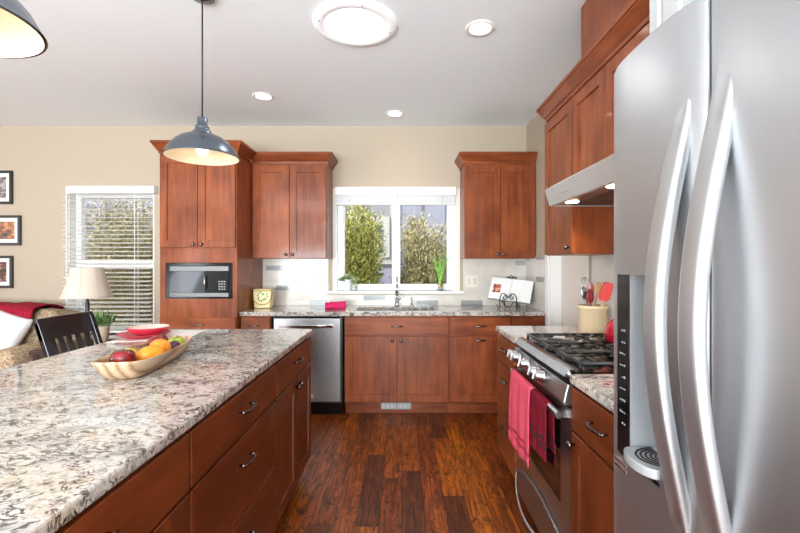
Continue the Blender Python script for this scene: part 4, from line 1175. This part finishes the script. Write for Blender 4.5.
# plate, bowl, placemat
tag(link('placemat', MB().prism([(-1.565, 2.28), (-1.19, 2.37), (-1.24, 2.72), (-1.565, 2.66)], 'z', .9142, .9158), mat('white_paper', (236, 230, 224), .7)), 'white placemat under the red plate on the island', 'placemat')
RED = mat('red_glaze', (196, 48, 70), .32); CRM = mat('pale_glaze', (232, 206, 196), .2)
t = thing('plate', 'red dinner plate under the bowl at the island edge', 'plate', (-1.465, 2.44, .9162))
link('underside', MB().lathe([(.0001, 0), (.075, 0), (.08, .004), (.13, .020), (.137, .023)], cap=False, seg=48), RED, t, world=False)
link('glazed_top', MB().lathe([(.137, .023), (.132, .025), (.085, .0085), (.0001, .007)], cap=False, seg=48), RED, t, world=False)
t = thing('bowl', 'red bowl with pale inside stacked on the red plate', 'bowl', (-1.445, 2.45, .9245))
link('outside', MB().lathe([(.0001, 0), (.05, 0), (.055, .005), (.09, .024), (.105, .042), (.108, .050)], cap=False, seg=48), RED, t, world=False)
link('inside', MB().lathe([(.108, .050), (.103, .050), (.085, .028), (.05, .010), (.0001, .008)], cap=False, seg=48), CRM, t, world=False)

# ------------------------------------------------------------------ living room corner
def chair():
    t = thing('dining_chair', 'black slat-back dining chair behind the island', 'chair', (-1.78, 2.685, 0))
    BK = mat('black_lacquer', (22, 22, 25), .22, 0, .3)
    ym = 2.685; y0, y1 = 2.46, 2.91
    def bx(z): return -1.92-(z-.45)*.327 if z > .45 else -1.92-(.45-z)*.12
    b = MB(); b.prism([(-1.93, y0-.0), (-1.52, y0-.02), (-1.50, y0+.0), (-1.50, y1), (-1.52, y1+.02), (-1.93, y1)], 'z', .43, .465); link('seat', b, BK, t, bevel=.01)
    for y in (y0+.018, y1-.018):
        b = MB(); b.sweep([(bx(0)-.0, y, 0.001), (bx(.3), y, .3), (bx(.45)-.012, y, .45), (bx(.75), y, .75), (bx(.99), y, .99)], [(-.018, -.014), (.018, -.014), (.018, .014), (-.018, .014)], up=(1, 0, 0), smooth=False); link('back_post', b, BK, t, bevel=.003)
        b = MB(); b.sweep([(-1.53, y, .001), (-1.53, y, .429)], [(-.018, -.018), (.018, -.018), (.018, .018), (-.018, .018)], up=(1, 0, 0), smooth=False); link('leg', b, BK, t, bevel=.003)
    b = MB()
    def rail(z0, z1, th=.011, curve=.02):
        n = 12; rows = []
        for i in range(n+1):
            y = y0+(y1-y0)*i/n; s = i/n*2-1; c = -curve*(1-s*s)
            rows.append([b.v((bx(z0)+c-th, y, z0)), b.v((bx(z0)+c+th, y, z0)), b.v((bx(z1)+c+th, y, z1)), b.v((bx(z1)+c-th, y, z1))])
        for a, c_ in zip(rows, rows[1:]):
            for k in range(4): b.f([a[k], a[(k+1) % 4], c_[(k+1) % 4], c_[k]])
        b.f(rows[0]); b.f(rows[-1])
    rail(.885, 1.013); link('top_rail', b, BK, t, bevel=.003)
    b = MB(); rail(.60, .64); link('lower_rail', b, BK, t, bevel=.003)
    for i in range(5):
        y = y0+.018+(i+1)*(y1-y0-.036)/6; s = (y-ym)/(y1-y0)*2; c = -.02*(1-s*s)
        b = MB(); b.sweep([(bx(.63)+c, y, .63), (bx(.76)+c, y, .76), (bx(.89)+c, y, .89)], [(-.016, -.006), (.016, -.006), (.016, .006), (-.016, .006)], up=(1, 0, 0), smooth=False); link('slat', b, BK, t)
    b = MB(); b.box(-1.90, -1.53, y0+.008, y0+.026, .38, .43); b.box(-1.90, -1.53, y1-.026, y1-.008, .38, .43); b.box(-1.54, -1.522, y0+.03, y1-.03, .38, .43); link('apron', b, BK, t)
chair()

def rounded(b, x0, x1, y0, y1, z0, z1, e=.35, n=20, m=14, amp=.0, seed=0, fq=3):
    c = Vector(((x0+x1)/2, (y0+y1)/2, (z0+z1)/2)); hx, hy, hz = (x1-x0)/2, (y1-y0)/2, (z1-z0)/2
    cp = lambda v: math.copysign(abs(v)**e, v)
    def fn(u, v):
        a = 2*PI*u; t = PI*(v-.5)
        p = Vector((cp(math.cos(t))*cp(math.cos(a)), cp(math.cos(t))*cp(math.sin(a)), cp(math.sin(t))))
        if abs(v) < 1e-6 or abs(v-1) < 1e-6: p = Vector((0, 0, -1 if v < .5 else 1))
        k = 1+amp*noise.noise(p*fq+Vector((seed, 0, 0)))
        return c+Vector((p.x*hx, p.y*hy, p.z*hz))*k
    b.grid(fn, n*2, m*2, closeu=True)
    return b
def sofa():
    t = thing('sofa', 'tan textured rolled-arm sofa against the beige wall', 'sofa', (-4.2, 3.85, 0))
    link('base', rounded(MB(), -5.35, -3.12, 3.48, 4.29, .06, .34, .12), SOFA, t)
    link('back', rounded(MB(), -5.3, -3.10, 4.04, 4.29, .2, .90, .25), SOFA, t)
    for x in (-5.0, -4.4, -3.6):
        pass
    for x0, x1 in ((-5.25, -4.32), (-4.30, -3.36)):
        link('seat_cushion', rounded(MB(), x0, x1, 3.46, 4.00, .335, .50, .25), SOFA, t)
    for x0, x1, s in ((-5.25, -4.30, 1), (-4.28, -3.13, 2)):
        link('back_cushion', rounded(MB(), x0, x1, 3.93, 4.24, .46, .915, .42, amp=.10, seed=s, fq=2.2), SOFA, t)
    for x in (-3.21, -5.28):
        b = MB(); rounded(b, x-.10, x+.08, 3.46, 4.30, .06, .58, .15)
        b.lathe([(.0001, 3.435), (.02, 3.43), (.035, 3.437), (.05, 3.43), (.075, 3.433), (.095, 3.44), (.108, 3.46), (.11, 3.9), (.11, 4.28), (.0001, 4.29)], (x, 0, .54), 28, 'y')
        link('arm', b, SOFA, t)
    for x in (-5.2, -3.2):
        for y in (3.55, 4.25): link('foot', MB().lathe([(.025, .001), (.03, .065)], (x, y, 0), 12), BLACKM, t)
sofa()
# white cushion
t = thing('cushion', 'white linen cushion leaning in the sofa corner', 'cushion', (-3.58, 3.80, .70))
b = MB(); S = .225
M_ = Matrix.Rotation(math.radians(-22), 4, 'X') @ Matrix.Rotation(math.radians(18), 4, 'Y')
def cush(side):
    def fn(u, v):
        x, y = u*2-1, v*2-1; e = (max(0, (1-x**4)*(1-y**4)))**.55
        pin = 1-.07*(1-abs(x)**2)*abs(y)**6-.0; pin2 = 1-.07*(1-abs(y)**2)*abs(x)**6
        return M_ @ Vector((x*S*pin2, side*.085*e+.004*noise.noise(Vector((x*3, y*3, 1)))*e, y*S*pin))
    return fn
for s in (-1, 1): b.grid(cush(s), 18, 18)
bmesh.ops.remove_doubles(b.bm, verts=b.bm.verts, dist=.0008)
link('cover', b, PILLOW, t, world=False)
# throw over the sofa back
def throw():
    b = MB()
    def fn(u, v):
        x = -5.0+1.62*u; a = v; n = noise.noise(Vector((u*9, v*4, 3)))*.018+noise.noise(Vector((u*22, v*9, 7)))*.008
        if a < .45: y, z = 3.905-.02*(a/.45), .70+.215*(a/.45)+.0
        elif a < .75: k = (a-.45)/.30; y, z = 3.885+.42*k, .93+.035*math.sin(PI*k)-.03*k
        else: k = (a-.75)/.25; y, z = 4.306, .90-.25*k
        if a < .45: y -= .02*math.sin(PI*a/.45)
        z += n+.015-.10*max(0, u-.85)*(1 if a > .4 else 0); return (x+.05*math.sin(v*4), min(y-abs(n), 4.312), z)
    b.grid(fn, 60, 30)
    tag(link('throw_blanket', b, THROW, solid=.01), 'crimson knitted throw draped over the sofa back', 'blanket')
throw()
# end table, lamp, plant
t = thing('end_table', 'dark end table holding the lamp beside the sofa', 'table', (-2.76, 3.79, 0))
DW = mat('dark_walnut', (60, 42, 34), .35)
link('top', MB().box(-3.06, -2.45, 3.52, 4.08, .59, .62), DW, t, bevel=.005)
for x in (-3.02, -2.49):
    for y in (3.56, 4.04): link('leg', MB().box(x-.02, x+.02, y-.02, y+.02, .001, .589), DW, t)
link('apron', MB().box(-3.0, -2.51, 3.55, 3.565, .52, .589).box(-3.0, -2.51, 4.035, 4.05, .52, .589), DW, t)
t = thing('table_lamp', 'table lamp with pale bell shade in front of the blind', 'lamp', (-2.853, 3.9, .621))
link('base', MB().lathe([(.0001, 0), (.075, 0), (.075, .012), (.03, .02), (.018, .04), (.0001, .04)], seg=28), DGREY, t, world=False)
link('pole', MB().lathe([(.017, .038), (.017, .36), (.01, .38), (.01, .46)], seg=18), DGREY, t, world=False)
prof = [(.202, .41), (.184, .445), (.164, .51), (.143, .59), (.124, .675), (.122, .682)]
b = MB(); b.lathe(prof, cap=False, seg=8*6)
link('lamp_shade', b, SHADE, t, world=False, solid=.003)
b = MB()
for i in range(8):
    a = 2*PI*i/8+.3; b.tube([((r+.001)*math.cos(a), (r+.001)*math.sin(a), z) for r, z in prof], .0025, 5, up=(math.sin(a), -math.cos(a), 0))
link('shade_ribs', b, mat('rib_trim', (196, 182, 164), .8), t, world=False)
t = thing('potted_plant', 'small green plant in a beige pot beside the table lamp', 'plant', (-2.56, 3.66, .621))
link('pot', MB().lathe([(.0001, 0), (.046, 0), (.062, .18), (.062, .188), (.055, .188), (.054, .175), (.0001, .172)], seg=28), mat('beige_pot', (186, 168, 150), .6), t, world=False)
random.seed(21); b = MB()
for i in range(360):
    a = random.uniform(0, 2*PI); q = random.random(); r = .11*q**.7; p = Vector((r*.5*math.cos(a), r*.5*math.sin(a), .18+.05*random.random()))
    d = Vector((math.cos(a)*q, math.sin(a)*q, random.uniform(.4, 1.2))); leaf(b, p, d, random.uniform(.05, .11), .006)
link('foliage', b, leafmat('plant_green', [(60, 96, 48), (104, 140, 78), (170, 190, 130)]), t, world=False, recalc=False)

# framed pictures
def frame(x0, x1, z0, z1, label, cols):
    Y = YB-.001
    t = thing('picture_frame', label, 'picture', ((x0+x1)/2, Y, z0)); w_ = .026
    b = MB(); b.box(x0, x1, Y-.025, Y, z0, z0+w_); b.box(x0, x1, Y-.025, Y, z1-w_, z1); b.box(x0, x0+w_, Y-.025, Y, z0+w_, z1-w_); b.box(x1-w_, x1, Y-.025, Y, z0+w_, z1-w_)
    link('frame', b, mat('black_frame', (34, 30, 28), .35), t, bevel=.003)
    link('mat_board', MB().box(x0+w_, x1-w_, Y-.012, Y-.002, z0+w_, z1-w_), mat('mat_white', (228, 226, 220), .8), t)
    m = mat('print', cols[0], .5); q = N(m); q.l(q.ramp(q.noise(q.pos((1, 1, 2)), 14, 4), [(.35, cols[0]), (.5, cols[1]), (.65, cols[2])]), q.b.inputs['Base Color'])
    g = .038+w_
    link('print', MB().box(x0+g, x1-g, Y-.0135, Y-.0125, z0+g, z1-g), m, t)
frame(-4.25, -3.965, 1.945, 2.285, 'upper black-framed upright picture on the beige wall', [(60, 60, 70), (120, 110, 110), (190, 180, 170)])
frame(-4.36, -3.88, 1.525, 1.83, 'middle wide black-framed landscape picture on the beige wall', [(70, 60, 60), (150, 100, 80), (224, 150, 90)])
frame(-4.25, -3.962, 1.09, 1.42, 'lowest black-framed upright picture on the beige wall', [(50, 48, 50), (110, 70, 50), (210, 190, 180)])
